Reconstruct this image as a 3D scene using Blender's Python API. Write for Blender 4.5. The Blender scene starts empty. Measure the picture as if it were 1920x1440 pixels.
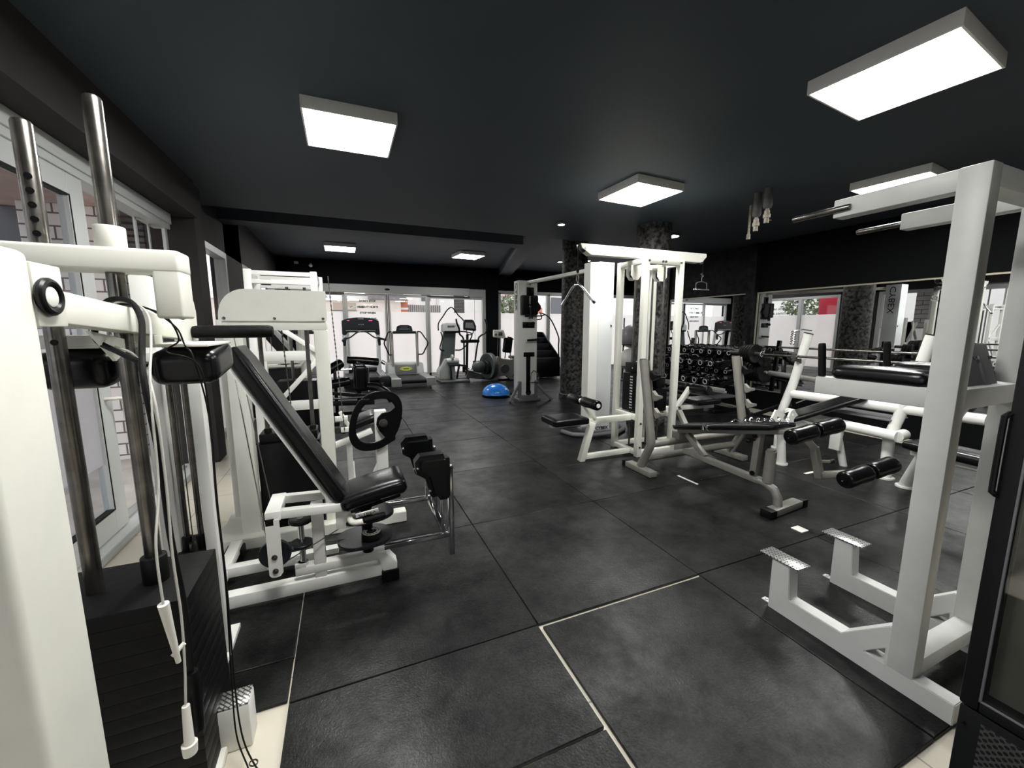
import bpy, bmesh, math, random
from mathutils import Vector, Matrix, Euler
random.seed(7)
PI = math.pi
SC = bpy.context.scene
COL = SC.collection

# ------------------------------------------------------------------ camera, world, exposure
cam = bpy.data.cameras.new('camera'); camo = bpy.data.objects.new('camera', cam); COL.objects.link(camo)
cam.sensor_fit = 'HORIZONTAL'; cam.sensor_width = 36.0; cam.lens = 36.0 * 752.0 / 1920.0
cam.clip_start = 0.05; cam.clip_end = 300
camo.location = (0, 0, 1.5)
camo.rotation_euler = (PI / 2 - 0.14134, 0, -0.39648)
SC.camera = camo

world = bpy.data.worlds.new('sky'); SC.world = world; world.use_nodes = True
wn = world.node_tree.nodes; wl = world.node_tree.links
bg = wn['Background']
bg.inputs['Color'].default_value = (0.93, 0.95, 1.0, 1)
bg.inputs['Strength'].default_value = 2.1

SC.view_settings.view_transform = 'Standard'
SC.view_settings.look = 'None'
SC.view_settings.exposure = 0.2
SC.view_settings.gamma = 1.0
SC.view_settings.use_curve_mapping = False
SC.cycles.use_denoising = True
SC.cycles.max_bounces = 8
SC.cycles.diffuse_bounces = 4
SC.cycles.glossy_bounces = 5
SC.cycles.transparent_max_bounces = 16
SC.cycles.sample_clamp_indirect = 6.0
SC.cycles.caustics_reflective = False
SC.cycles.caustics_refractive = False
PANEL_L = 46.0

# ------------------------------------------------------------------ materials
def mat(name, col, rough=0.5, metal=0.0, noise=0.0, nscale=8.0, bump=0.0, bscale=60.0, coat=0.0, spec=0.5, col2=None, r2=None):
    m = bpy.data.materials.new(name); m.use_nodes = True
    nt = m.node_tree; b = nt.nodes['Principled BSDF']
    b.inputs['Base Color'].default_value = (*col, 1)
    b.inputs['Roughness'].default_value = rough
    b.inputs['Metallic'].default_value = metal
    b.inputs['Specular IOR Level'].default_value = spec
    if coat:
        b.inputs['Coat Weight'].default_value = coat; b.inputs['Coat Roughness'].default_value = 0.15
    geo = None
    if noise or col2 or bump:
        geo = nt.nodes.new('ShaderNodeTexCoord')
    if noise or col2:
        n = nt.nodes.new('ShaderNodeTexNoise'); n.inputs['Scale'].default_value = nscale
        n.inputs['Detail'].default_value = 5; n.inputs['Roughness'].default_value = 0.6
        nt.links.new(geo.outputs['Object'], n.inputs['Vector'])
        r = nt.nodes.new('ShaderNodeValToRGB')
        c2 = col2 or tuple(min(1, c * (1 - noise)) for c in col)
        r.color_ramp.elements[0].position = 0.38; r.color_ramp.elements[1].position = 0.66
        r.color_ramp.elements[0].color = (*c2, 1); r.color_ramp.elements[1].color = (*col, 1)
        nt.links.new(n.outputs['Fac'], r.inputs['Fac']); nt.links.new(r.outputs['Color'], b.inputs['Base Color'])
        if r2 is not None:
            mr = nt.nodes.new('ShaderNodeMapRange'); mr.inputs['From Min'].default_value = 0.35; mr.inputs['From Max'].default_value = 0.65
            mr.inputs['To Min'].default_value = r2; mr.inputs['To Max'].default_value = rough
            nt.links.new(n.outputs['Fac'], mr.inputs['Value']); nt.links.new(mr.outputs['Result'], b.inputs['Roughness'])
    if bump:
        n2 = nt.nodes.new('ShaderNodeTexNoise'); n2.inputs['Scale'].default_value = bscale; n2.inputs['Detail'].default_value = 3
        nt.links.new(geo.outputs['Object'], n2.inputs['Vector'])
        bp = nt.nodes.new('ShaderNodeBump'); bp.inputs['Strength'].default_value = bump; bp.inputs['Distance'].default_value = 0.01
        nt.links.new(n2.outputs['Fac'], bp.inputs['Height']); nt.links.new(bp.outputs['Normal'], b.inputs['Normal'])
    return m

WHITE = mat('cream white machine paint', (0.84, 0.84, 0.76), 0.42, noise=0.05, nscale=5)
WHITE2 = mat('bright white machine paint', (0.86, 0.86, 0.82), 0.35, noise=0.04, nscale=4)
PANELW = mat('pale grey panel paint', (0.72, 0.74, 0.74), 0.4, noise=0.04, nscale=4)
GREY = mat('satin grey rack paint', (0.55, 0.56, 0.54), 0.42, noise=0.08, nscale=7, bump=0.03, bscale=250)
TAUPE = mat('warm grey hammered paint', (0.25, 0.24, 0.215), 0.40, metal=0.2, noise=0.08, nscale=30)
CHROME = mat('chrome', (0.72, 0.73, 0.74), 0.14, metal=1.0)
STEEL = mat('worn steel rod', (0.24, 0.225, 0.205), 0.26, metal=0.9, noise=0.45, nscale=14)
STEELD = mat('dark steel rod', (0.16, 0.15, 0.14), 0.38, metal=0.8, noise=0.4, nscale=12)
ALU = mat('aluminium frame', (0.42, 0.43, 0.42), 0.42, metal=0.3, noise=0.06, nscale=3)
PVC = mat('white window frame', (0.56, 0.58, 0.57), 0.35)
VINYL = mat('black vinyl upholstery', (0.0035, 0.004, 0.0045), 0.27, noise=0.3, nscale=6, bump=0.03, bscale=160, spec=0.35)
FOAM = mat('black foam grip', (0.004, 0.004, 0.0045), 0.5, bump=0.25, bscale=260, spec=0.15)
RUBBER = mat('black rubber', (0.004, 0.004, 0.004), 0.48, spec=0.2, bump=0.05, bscale=120)
BLACK = mat('black paint', (0.003, 0.003, 0.0035), 0.36, spec=0.25, noise=0.2, nscale=10)
STACK = mat('weight plate black', (0.0035, 0.0035, 0.004), 0.5, spec=0.18, noise=0.35, nscale=22, bump=0.12, bscale=40)
PLASTIC = mat('charcoal plastic', (0.010, 0.012, 0.015), 0.34, spec=0.35)
PLASTICG = mat('grey green plastic', (0.075, 0.088, 0.088), 0.42, noise=0.1, nscale=5)
PLASTICL = mat('light grey plastic', (0.42, 0.44, 0.42), 0.4)
DUMB = mat('dumbbell black', (0.003, 0.003, 0.0035), 0.25, spec=0.5)
WALLM = mat('black wall paint', (0.0040, 0.0046, 0.0054), 0.7, spec=0.08, noise=0.15, nscale=1.5, bump=0.05, bscale=90)
WALLB = mat('brownish dark wall paint', (0.040, 0.036, 0.036), 0.75, spec=0.15, noise=0.12, nscale=1.5, bump=0.05, bscale=90)
CEILM = mat('dark ceiling paint', (0.052, 0.066, 0.082), 0.6, spec=0.2, noise=0.10, nscale=0.9, bump=0.03, bscale=70)
STONEM = mat('scratched dark stone', (0.12, 0.117, 0.11), 0.5, spec=0.15, col2=(0.008, 0.008, 0.009), nscale=17, bump=0.35, bscale=24)
STONEW = mat('dark textured wallpaper', (0.022, 0.022, 0.024), 0.5, spec=0.12, col2=(0.004, 0.0045, 0.005), nscale=9, bump=0.3, bscale=30)
BLUE = mat('glossy blue rubber', (0.03, 0.27, 0.90), 0.22, spec=0.6)
WHITEP = mat('white plastic', (0.84, 0.82, 0.76), 0.4)
YELLOW = mat('yellow green logo', (0.65, 0.72, 0.08), 0.4)
REDP = mat('red paint', (0.60, 0.03, 0.06), 0.5)
ORANGE = mat('orange brick paint', (0.62, 0.22, 0.12), 0.7, noise=0.2, nscale=6)
LETTER = mat('black lettering', (0.012, 0.012, 0.012), 0.6)
LETTERW = mat('white lettering', (0.85, 0.85, 0.83), 0.6)
BRASS = mat('brass', (0.6, 0.4, 0.12), 0.3, metal=0.9)
PIPE = mat('lime stained pipe', (0.55, 0.52, 0.42), 0.55, noise=0.5, nscale=30, bump=0.4, bscale=50)
LAGGING = mat('grey pipe lagging', (0.10, 0.10, 0.10), 0.8, noise=0.3, nscale=25, bump=0.5, bscale=30)
GRAYBALL = mat('grey ball vinyl', (0.35, 0.35, 0.37), 0.35)
SOFFIT = mat('reddish timber soffit', (0.62, 0.47, 0.42), 0.7, noise=0.2, nscale=3)
PAVE = mat('pale outdoor paving', (0.66, 0.60, 0.55), 0.85, noise=0.25, nscale=3)
STUCCO = mat('pale stucco', (0.72, 0.64, 0.58), 0.85, noise=0.1, nscale=2)
STUCCOW = mat('white stucco', (0.82, 0.80, 0.77), 0.85, noise=0.08, nscale=2)
ROOFT = mat('grey roof tiles', (0.24, 0.21, 0.21), 0.8, noise=0.3, nscale=8)
GREYDK = mat('dark grey panel', (0.12, 0.12, 0.13), 0.6)
LEAF = mat('foliage', (0.20, 0.26, 0.12), 0.8, col2=(0.06, 0.09, 0.04), nscale=9)
FRIDGE = mat('fridge black', (0.006, 0.0065, 0.007), 0.5, spec=0.2, bump=0.1, bscale=300)
FRIDGEG = mat('fridge inner grey', (0.30, 0.29, 0.26), 0.5, noise=0.2, nscale=4)

def diamond():
    m = mat('diamond plate', (0.62, 0.62, 0.60), 0.28, metal=0.9)
    nt = m.node_tree; b = nt.nodes['Principled BSDF']
    tc = nt.nodes.new('ShaderNodeTexCoord')
    br = nt.nodes.new('ShaderNodeTexBrick'); br.offset = 0.5
    br.inputs['Scale'].default_value = 1; br.inputs['Brick Width'].default_value = 0.028; br.inputs['Row Height'].default_value = 0.012; br.inputs['Mortar Size'].default_value = 0.0028; br.inputs['Mortar Smooth'].default_value = 0.5
    mp = nt.nodes.new('ShaderNodeMapping'); mp.inputs['Rotation'].default_value = (0, 0, PI / 4)
    nt.links.new(tc.outputs['Object'], mp.inputs['Vector']); nt.links.new(mp.outputs['Vector'], br.inputs['Vector'])
    bp = nt.nodes.new('ShaderNodeBump'); bp.inputs['Strength'].default_value = 1.0; bp.inputs['Distance'].default_value = 0.004
    bp.invert = True
    nt.links.new(br.outputs['Fac'], bp.inputs['Height']); nt.links.new(bp.outputs['Normal'], b.inputs['Normal'])
    r = nt.nodes.new('ShaderNodeValToRGB'); r.color_ramp.elements[0].color = (0.80, 0.80, 0.78, 1); r.color_ramp.elements[1].color = (0.13, 0.13, 0.13, 1)
    nt.links.new(br.outputs['Fac'], r.inputs['Fac']); nt.links.new(r.outputs['Color'], b.inputs['Base Color'])
    return m
DIAMOND = diamond()

def rubber_mat():
    m = bpy.data.materials.new('speckled rubber matting'); m.use_nodes = True
    nt = m.node_tree; b = nt.nodes['Principled BSDF']; L = nt.links
    g = nt.nodes.new('ShaderNodeNewGeometry')
    def noise(s, d=4, r=0.6):
        n = nt.nodes.new('ShaderNodeTexNoise'); n.inputs['Scale'].default_value = s; n.inputs['Detail'].default_value = d
        n.inputs['Roughness'].default_value = r; L.new(g.outputs['Position'], n.inputs['Vector']); return n
    a = noise(2.3, 9, 0.72); fine = noise(115, 2)
    r = nt.nodes.new('ShaderNodeValToRGB')
    r.color_ramp.elements[0].position = 0.40; r.color_ramp.elements[0].color = (0.0032, 0.0034, 0.0036, 1)
    r.color_ramp.elements[1].position = 0.64; r.color_ramp.elements[1].color = (0.014, 0.0145, 0.0142, 1)
    L.new(a.outputs['Fac'], r.inputs['Fac'])
    # grain
    gr = nt.nodes.new('ShaderNodeMapRange'); gr.inputs['From Min'].default_value = 0.3; gr.inputs['From Max'].default_value = 0.7
    gr.inputs['To Min'].default_value = 0.4; gr.inputs['To Max'].default_value = 1.7
    L.new(fine.outputs['Fac'], gr.inputs['Value'])
    mx = nt.nodes.new('ShaderNodeMix'); mx.data_type = 'RGBA'; mx.blend_type = 'MULTIPLY'; mx.inputs[0].default_value = 1
    L.new(r.outputs['Color'], mx.inputs[6]); L.new(gr.outputs['Result'], mx.inputs[7])
    oi = nt.nodes.new('ShaderNodeObjectInfo')
    ov = nt.nodes.new('ShaderNodeMapRange'); ov.inputs['To Min'].default_value = 0.8; ov.inputs['To Max'].default_value = 1.35
    L.new(oi.outputs['Random'], ov.inputs['Value'])
    mx2 = nt.nodes.new('ShaderNodeMix'); mx2.data_type = 'RGBA'; mx2.blend_type = 'MULTIPLY'; mx2.inputs[0].default_value = 1
    L.new(mx.outputs[2], mx2.inputs[6]); L.new(ov.outputs['Result'], mx2.inputs[7])
    L.new(mx2.outputs[2], b.inputs['Base Color'])
    rr = nt.nodes.new('ShaderNodeMapRange'); rr.inputs['From Min'].default_value = 0.35; rr.inputs['From Max'].default_value = 0.65
    rr.inputs['To Min'].default_value = 0.42; rr.inputs['To Max'].default_value = 0.32
    L.new(a.outputs['Fac'], rr.inputs['Value']); L.new(rr.outputs['Result'], b.inputs['Roughness'])
    bp = nt.nodes.new('ShaderNodeBump'); bp.inputs['Strength'].default_value = 0.42; bp.inputs['Distance'].default_value = 0.003
    L.new(fine.outputs['Fac'], bp.inputs['Height']); L.new(bp.outputs['Normal'], b.inputs['Normal'])
    sp = nt.nodes.new('ShaderNodeMapRange'); sp.inputs['From Min'].default_value = 0.36; sp.inputs['From Max'].default_value = 0.62
    sp.inputs['To Min'].default_value = 0.14; sp.inputs['To Max'].default_value = 0.30
    L.new(a.outputs['Fac'], sp.inputs['Value']); L.new(sp.outputs['Result'], b.inputs['Specular IOR Level'])
    return m
MATR = rubber_mat()

def brickmat(name, c1, c2, mortar, scale, bw, rh, msize, rough=0.8, wall=True, offset=0.5, bump=0.6):
    m = bpy.data.materials.new(name); m.use_nodes = True
    nt = m.node_tree; b = nt.nodes['Principled BSDF']; L = nt.links
    g = nt.nodes.new('ShaderNodeNewGeometry'); v = g.outputs['Position']
    if wall:
        s = nt.nodes.new('ShaderNodeSeparateXYZ'); L.new(v, s.inputs[0])
        ad = nt.nodes.new('ShaderNodeMath'); L.new(s.outputs['X'], ad.inputs[0]); L.new(s.outputs['Y'], ad.inputs[1])
        c = nt.nodes.new('ShaderNodeCombineXYZ'); L.new(ad.outputs[0], c.inputs['X']); L.new(s.outputs['Z'], c.inputs['Y']); v = c.outputs[0]
    br = nt.nodes.new('ShaderNodeTexBrick'); L.new(v, br.inputs['Vector']); br.offset = offset
    br.inputs['Color1'].default_value = (*c1, 1); br.inputs['Color2'].default_value = (*c2, 1); br.inputs['Mortar'].default_value = (*mortar, 1)
    br.inputs['Scale'].default_value = scale; br.inputs['Brick Width'].default_value = bw; br.inputs['Row Height'].default_value = rh
    br.inputs['Mortar Size'].default_value = msize
    L.new(br.outputs['Color'], b.inputs['Base Color']); b.inputs['Roughness'].default_value = rough
    if bump:
        bp = nt.nodes.new('ShaderNodeBump'); bp.inputs['Strength'].default_value = bump; bp.inputs['Distance'].default_value = 0.01; bp.invert = True
        L.new(br.outputs['Fac'], bp.inputs['Height']); L.new(bp.outputs['Normal'], b.inputs['Normal'])
    return m
BRICK = brickmat('pale split stone', (0.90, 0.86, 0.84), (0.80, 0.75, 0.73), (0.18, 0.15, 0.15), 1, 0.34, 0.135, 0.009)
BRICKD = brickmat('dark ledge stone', (0.13, 0.11, 0.11), (0.07, 0.06, 0.06), (0.02, 0.02, 0.02), 1, 0.6, 0.06, 0.012)
TILE = brickmat('beige floor tile', (0.64, 0.60, 0.50), (0.60, 0.56, 0.47), (0.32, 0.29, 0.24), 1, 0.6, 0.6, 0.004, rough=0.3, wall=False, offset=0, bump=0.2)

def emis(name, col, s):
    m = bpy.data.materials.new(name); m.use_nodes = True; nt = m.node_tree
    nt.nodes.remove(nt.nodes['Principled BSDF'])
    e = nt.nodes.new('ShaderNodeEmission'); e.inputs[0].default_value = (*col, 1); e.inputs[1].default_value = s
    nt.links.new(e.outputs[0], nt.nodes['Material Output'].inputs[0]); return m
LAMP = emis('lit diffuser', (1.0, 0.99, 0.955), PANEL_L)
SPOTL = emis('lit downlight', (1.0, 0.95, 0.88), 60.0)
LED = emis('pink display glow', (1.0, 0.15, 0.45), 0.8)

def glassm(name, tint, gloss=0.07):
    m = bpy.data.materials.new(name); m.use_nodes = True; nt = m.node_tree
    nt.nodes.remove(nt.nodes['Principled BSDF'])
    t = nt.nodes.new('ShaderNodeBsdfTransparent'); t.inputs[0].default_value = (*tint, 1)
    g = nt.nodes.new('ShaderNodeBsdfGlossy'); g.inputs['Roughness'].default_value = 0.02
    x = nt.nodes.new('ShaderNodeMixShader'); x.inputs[0].default_value = gloss
    nt.links.new(t.outputs[0], x.inputs[1]); nt.links.new(g.outputs[0], x.inputs[2])
    nt.links.new(x.outputs[0], nt.nodes['Material Output'].inputs[0]); return m
GLASS = glassm('clear glass', (0.94, 0.95, 0.95), 0.025)
GLASSD = glassm('grey tinted glass', (0.76, 0.78, 0.80), 0.08)
GLASSF = glassm('fridge glass', (0.75, 0.76, 0.74), 0.10)
def filmm():
    m = bpy.data.materials.new('frosted window film'); m.use_nodes = True; nt = m.node_tree
    nt.nodes.remove(nt.nodes['Principled BSDF'])
    t = nt.nodes.new('ShaderNodeBsdfTranslucent'); t.inputs[0].default_value = (0.86, 0.84, 0.83, 1)
    d = nt.nodes.new('ShaderNodeBsdfTransparent'); d.inputs[0].default_value = (0.9, 0.88, 0.86, 1)
    x = nt.nodes.new('ShaderNodeMixShader'); x.inputs[0].default_value = 0.30
    nt.links.new(t.outputs[0], x.inputs[1]); nt.links.new(d.outputs[0], x.inputs[2])
    nt.links.new(x.outputs[0], nt.nodes['Material Output'].inputs[0]); return m
FILM = filmm()
MIRROR = mat('mirror silver', (0.84, 0.86, 0.86), 0.0, metal=1.0)

# ------------------------------------------------------------------ geometry helpers
ORG = {}
def V(*a): return Vector(a if len(a) == 3 else a[0])

class G:
    def __init__(s): s.bm = bmesh.new()
    def _xf(s, vs, M):
        for v in vs: v.co = M @ v.co
    def obox(s, c, size, rot=None, bev=0.004, seg=2):
        t = bmesh.new(); bmesh.ops.create_cube(t, size=1.0)
        for v in t.verts: v.co = Vector((v.co.x * size[0], v.co.y * size[1], v.co.z * size[2]))
        bev = min(bev, 0.49 * min(size))
        if bev > 0: bmesh.ops.bevel(t, geom=t.edges[:], offset=bev, segments=seg, profile=0.5, affect='EDGES')
        M = Matrix.Translation(Vector(c))
        if rot is not None: M = M @ (rot.to_4x4() if isinstance(rot, Matrix) else Euler(rot).to_matrix().to_4x4())
        s._xf(t.verts, M); s._join(t); return s
    def _join(s, t):
        me = bpy.data.meshes.new('tmp'); t.to_mesh(me); t.free(); s.bm.from_mesh(me); bpy.data.meshes.remove(me)
    def box(s, x0, x1, y0, y1, z0, z1, bev=0.004, seg=2):
        return s.obox(((x0 + x1) / 2, (y0 + y1) / 2, (z0 + z1) / 2), (abs(x1 - x0), abs(y1 - y0), abs(z1 - z0)), None, bev, seg)
    def beam(s, p, q, w, h, bev=0.004, side=None, seg=2):
        """rectangular tube from p to q, w wide across, h the other way; side = the width's direction"""
        p, q = V(p), V(q); d = (q - p); L = d.length; d.normalize()
        if side is None:
            side = d.cross(Vector((0, 0, 1)))
            if side.length < 1e-4: side = Vector((1, 0, 0))
        else:
            side = V(side); side = side - d * side.dot(d)
        side.normalize(); up = side.cross(d)
        R = Matrix((side, d, up)).transposed()
        return s.obox((p + q) / 2, (w, L, h), R, bev, seg)
    def tube(s, pts, r, seg=12, closed=False, cap=True, rs=None):
        pts = [V(p) for p in pts]; n = len(pts); rings = []
        prev = None
        for i, p in enumerate(pts):
            if closed: t = (pts[(i + 1) % n] - pts[i - 1])
            elif i == 0: t = pts[1] - pts[0]
            elif i == n - 1: t = pts[-1] - pts[-2]
            else: t = (pts[i + 1] - p).normalized() + (p - pts[i - 1]).normalized()
            t.normalize()
            if prev is None:
                a = Vector((0, 0, 1)) if abs(t.z) < 0.9 else Vector((1, 0, 0))
                u = t.cross(a).normalized()
            else:
                u = prev - t * prev.dot(t)
                u.normalize()
            prev = u; w = t.cross(u); rr = rs[i] if rs else r
            rings.append([s.bm.verts.new(p + (u * math.cos(2 * PI * k / seg) + w * math.sin(2 * PI * k / seg)) * rr) for k in range(seg)])
        m = n if closed else n - 1
        for i in range(m):
            A, B = rings[i], rings[(i + 1) % n]
            for k in range(seg):
                s.bm.faces.new((A[k], A[(k + 1) % seg], B[(k + 1) % seg], B[k]))
        if cap and not closed:
            s.bm.faces.new(rings[0][::-1]); s.bm.faces.new(rings[-1])
        return s
    def curve(s, pts, r, seg=10, sub=6, closed=False, rs=None):
        """smooth Catmull-Rom tube through pts"""
        P = [V(p) for p in pts]; out = []; n = len(P)
        rng = n if closed else n - 1
        for i in range(rng):
            if closed: a, b, c, d = P[i - 1], P[i], P[(i + 1) % n], P[(i + 2) % n]
            else: a, b, c, d = P[max(i - 1, 0)], P[i], P[i + 1], P[min(i + 2, n - 1)]
            for k in range(sub):
                t = k / sub
                out.append(0.5 * ((2 * b) + (c - a) * t + (2 * a - 5 * b + 4 * c - d) * t * t + (3 * b - a - 3 * c + d) * t ** 3))
        if not closed: out.append(P[-1])
        return s.tube(out, r, seg, closed)
    def cyl(s, p, q, r, r2=None, seg=20, bev=0.0):
        p, q = V(p), V(q)
        if r2 is None and bev > 0:
            d = (q - p).normalized() * bev
            return s.tube([p, p + d * 0.3, p + d, q - d, q - d * 0.3, q], r, seg, rs=[r - bev, r - bev * 0.3, r, r, r - bev * 0.3, r - bev])
        return s.tube([p, q], r, seg, rs=[r, r2 if r2 is not None else r])
    def ring(s, c, R, r, axis=(0, 0, 1), seg=32, tseg=10, sx=1.0, sy=1.0):
        a = V(axis).normalized(); u = a.orthogonal().normalized() if abs(a.z) < 0.9 else Vector((1, 0, 0)); w = a.cross(u)
        return s.tube([V(c) + u * math.cos(2 * PI * k / seg) * R * sx + w * math.sin(2 * PI * k / seg) * R * sy for k in range(seg)], r, tseg, closed=True)
    def sph(s, c, rad, seg=20, rot=None, zmin=None):
        t = bmesh.new(); bmesh.ops.create_uvsphere(t, u_segments=seg, v_segments=seg // 2, radius=1.0)
        if isinstance(rad, (int, float)): rad = (rad,) * 3
        for v in t.verts:
            v.co = Vector((v.co.x * rad[0], v.co.y * rad[1], v.co.z * rad[2]))
            if zmin is not None and v.co.z < zmin: v.co.z = zmin
        M = Matrix.Translation(Vector(c))
        if rot is not None: M = M @ Euler(rot).to_matrix().to_4x4()
        s._xf(t.verts, M); s._join(t); return s
    def prism(s, outline, lo, hi, plane='xz', holes=(), bev=0.0):
        """outline drawn in a plane and pushed from lo to hi along the third axis, with holes"""
        t = bmesh.new()
        def P(a, b, c):
            return {'xz': (a, c, b), 'yz': (c, a, b), 'xy': (a, b, c)}[plane]
        edges = []
        for loop in [outline] + list(holes):
            vs = [t.verts.new(P(a, b, lo)) for a, b in loop]
            edges += [t.edges.new((vs[i], vs[(i + 1) % len(vs)])) for i in range(len(vs))]
        bmesh.ops.triangle_fill(t, edges=edges, use_beauty=True, use_dissolve=False)
        bmesh.ops.dissolve_limit(t, angle_limit=0.01, verts=t.verts[:], edges=[e for e in t.edges if len(e.link_faces) == 2])
        r = bmesh.ops.extrude_face_region(t, geom=t.faces[:])
        d = Vector(P(0, 0, hi - lo))
        for v in [g for g in r['geom'] if isinstance(g, bmesh.types.BMVert)]: v.co += d
        bmesh.ops.recalc_face_normals(t, faces=t.faces[:])
        if bev: 
            es = [e for e in t.edges if len(e.link_faces) == 2 and e.calc_face_angle() > 0.9]
            bmesh.ops.bevel(t, geom=es, offset=bev, segments=4 if bev > .015 else 2, affect='EDGES')
        s._join(t); return s
    def pad(s, c, size, rot=None, r=0.03, puff=0.0):
        """upholstered cushion: a well rounded box, slightly crowned"""
        t = bmesh.new(); bmesh.ops.create_cube(t, size=1.0)
        for v in t.verts: v.co = Vector((v.co.x * size[0], v.co.y * size[1], v.co.z * size[2]))
        bmesh.ops.subdivide_edges(t, edges=t.edges[:], cuts=3, use_grid_fill=True)
        hx, hy, hz = [a / 2 for a in size]
        r = min(r, hx, hy, hz)
        bmesh.ops.subdivide_edges(t, edges=t.edges[:], cuts=2, use_grid_fill=True)
        for v in t.verts:
            q = Vector((max(-hx + r, min(hx - r, v.co.x)), max(-hy + r, min(hy - r, v.co.y)), max(-hz + r, min(hz - r, v.co.z))))
            d = v.co - q
            if d.length > 1e-6: v.co = q + d.normalized() * r
            if puff and v.co.z > 0: v.co.z += puff * (1 - (v.co.x / hx) ** 2) * (1 - (v.co.y / hy) ** 2)
        M = Matrix.Translation(Vector(c))
        if rot is not None: M = M @ (rot.to_4x4() if isinstance(rot, Matrix) else Euler(rot).to_matrix().to_4x4())
        s._xf(t.verts, M); s._join(t); return s
    def roller(s, p, q, r, seg=24, waist=0.0):
        """soft foam roller with rounded ends"""
        p, q = V(p), V(q); L = (q - p).length; d = (q - p) / L; e = min(0.02, L / 5)
        pts = [p, p + d * e * 0.15, p + d * e * 0.5, p + d * e, p + d * L * 0.3, p + d * L * 0.5, p + d * L * 0.7, q - d * e, q - d * e * 0.5, q - d * e * 0.15, q]
        rs = [r * 0.7, r * 0.88, r * 0.96, r, r, r * (1 - waist), r, r, r * 0.96, r * 0.88, r * 0.7]
        return s.tube(pts, r, seg, rs=rs)
    def disc(s, c, R, t, axis=(0, 1, 0), hole=0.0, seg=32, rim=0.0):
        a = V(axis).normalized(); c = V(c)
        if rim:
            pr = [(hole or 0.001, -t * .35), (R * .72, -t * .35), (R * .8, -t * .5), (R * .97, -t * .5), (R, -t * .4), (R, t * .4), (R * .97, t * .5), (R * .8, t * .5), (R * .72, t * .35), (hole or 0.001, t * .35)]
        else:
            pr = [(hole or 0.001, -t * .5), (R * .97, -t * .5), (R, -t * .4), (R, t * .4), (R * .97, t * .5), (hole or 0.001, t * .5)]
        u = a.orthogonal().normalized(); w = a.cross(u)
        rings = [[s.bm.verts.new(c + a * h + (u * math.cos(2 * PI * k / seg) + w * math.sin(2 * PI * k / seg)) * rr) for k in range(seg)] for rr, h in pr]
        n = len(rings)
        for i in range(n):
            A, B = rings[i], rings[(i + 1) % n]
            for k in range(seg): s.bm.faces.new((A[k], A[(k + 1) % seg], B[(k + 1) % seg], B[k]))
        return s

def finish(name, g, m, parent=None, smooth=True):
    bm = g.bm
    org = Vector(ORG.get(parent.name, (0, 0, 0))) if parent else Vector((0, 0, 0))
    if org.length: bmesh.ops.translate(bm, verts=bm.verts[:], vec=-org)
    bmesh.ops.recalc_face_normals(bm, faces=bm.faces[:])
    me = bpy.data.meshes.new(name); bm.to_mesh(me); bm.free()
    me.materials.append(m)
    if smooth:
        me.polygons.foreach_set('use_smooth', [True] * len(me.polygons)); me.set_sharp_from_angle(angle=0.62)
    o = bpy.data.objects.new(name, me); COL.objects.link(o)
    if parent: o.parent = parent
    ORG[o.name] = tuple(org)
    return o
part = finish

def thing(name, label, cat, loc=(0, 0, 0), group=None):
    o = bpy.data.objects.new(name, None); COL.objects.link(o); o.empty_display_size = 0.1
    o.location = loc; ORG[o.name] = tuple(loc)
    o['label'] = label; o['category'] = cat
    if group: o['group'] = group
    return o
def local(name, label, cat, loc, rotz=0, group=None):
    """a thing whose parts are drawn around its own base point"""
    o = thing(name, label, cat, loc, group); ORG[o.name] = (0, 0, 0); o.rotation_euler = (0, 0, rotz); return o
def tag(o, label, cat, group=None):
    o['label'] = label; o['category'] = cat
    if group: o['group'] = group
    return o
def recentre(o):
    """move a one-mesh thing's origin to the middle of its base"""
    xs = [v.co for v in o.data.vertices]
    c = Vector(((min(v.x for v in xs) + max(v.x for v in xs)) / 2, (min(v.y for v in xs) + max(v.y for v in xs)) / 2, min(v.z for v in xs)))
    o.data.transform(Matrix.Translation(-c)); o.location = c
    return o
def single(name, g, m, label, cat, group=None):
    return tag(recentre(finish(name, g, m)), label, cat, group)
def struct(name, g, m, parent=None, smooth=False):
    o = finish(name, g, m, parent, smooth)
    if not parent: o['kind'] = 'structure'
    return o
def dup(root, loc=None, rotz=None, label=None, group=None):
    def cp(o, par):
        c = o.copy(); COL.objects.link(c)
        if par: c.parent = par
        for ch in o.children: cp(ch, c)
        return c
    kids = None
    r = cp(root, None)
    if loc is not None: r.location = loc
    if rotz is not None: r.rotation_euler = (0, 0, rotz)
    if label: r['label'] = label
    if group: r['group'] = group
    return r
def text(name, s, size, m, parent, loc, rot, depth=0.001, align='CENTER', sx=1.0, bold=0.0, space=1.0, line=1.0):
    """lettering as a thin mesh, placed in world space under its parent"""
    cu = bpy.data.curves.new(name, 'FONT'); cu.body = s; cu.size = size; cu.extrude = depth; cu.align_x = align; cu.align_y = 'CENTER'
    cu.offset = bold; cu.space_character = space; cu.space_line = line; cu.resolution_u = 2
    to = bpy.data.objects.new(name + '_curve', cu); COL.objects.link(to)
    dg = bpy.context.evaluated_depsgraph_get(); dg.update()
    me = bpy.data.meshes.new_from_object(to.evaluated_get(dg))
    bpy.data.objects.remove(to); bpy.data.curves.remove(cu)
    me.name = name
    me.transform(Matrix.Diagonal((sx, 1, 1, 1)))
    me.transform(Euler(rot).to_matrix().to_4x4())
    org = Vector(ORG.get(parent.name, (0, 0, 0))) if parent else Vector((0, 0, 0))
    me.transform(Matrix.Translation(Vector(loc) - org))
    me.materials.clear(); me.materials.append(m)
    o = bpy.data.objects.new(name, me); COL.objects.link(o)
    if parent: o.parent = parent
    ORG[o.name] = tuple(org)
    return o


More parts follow.
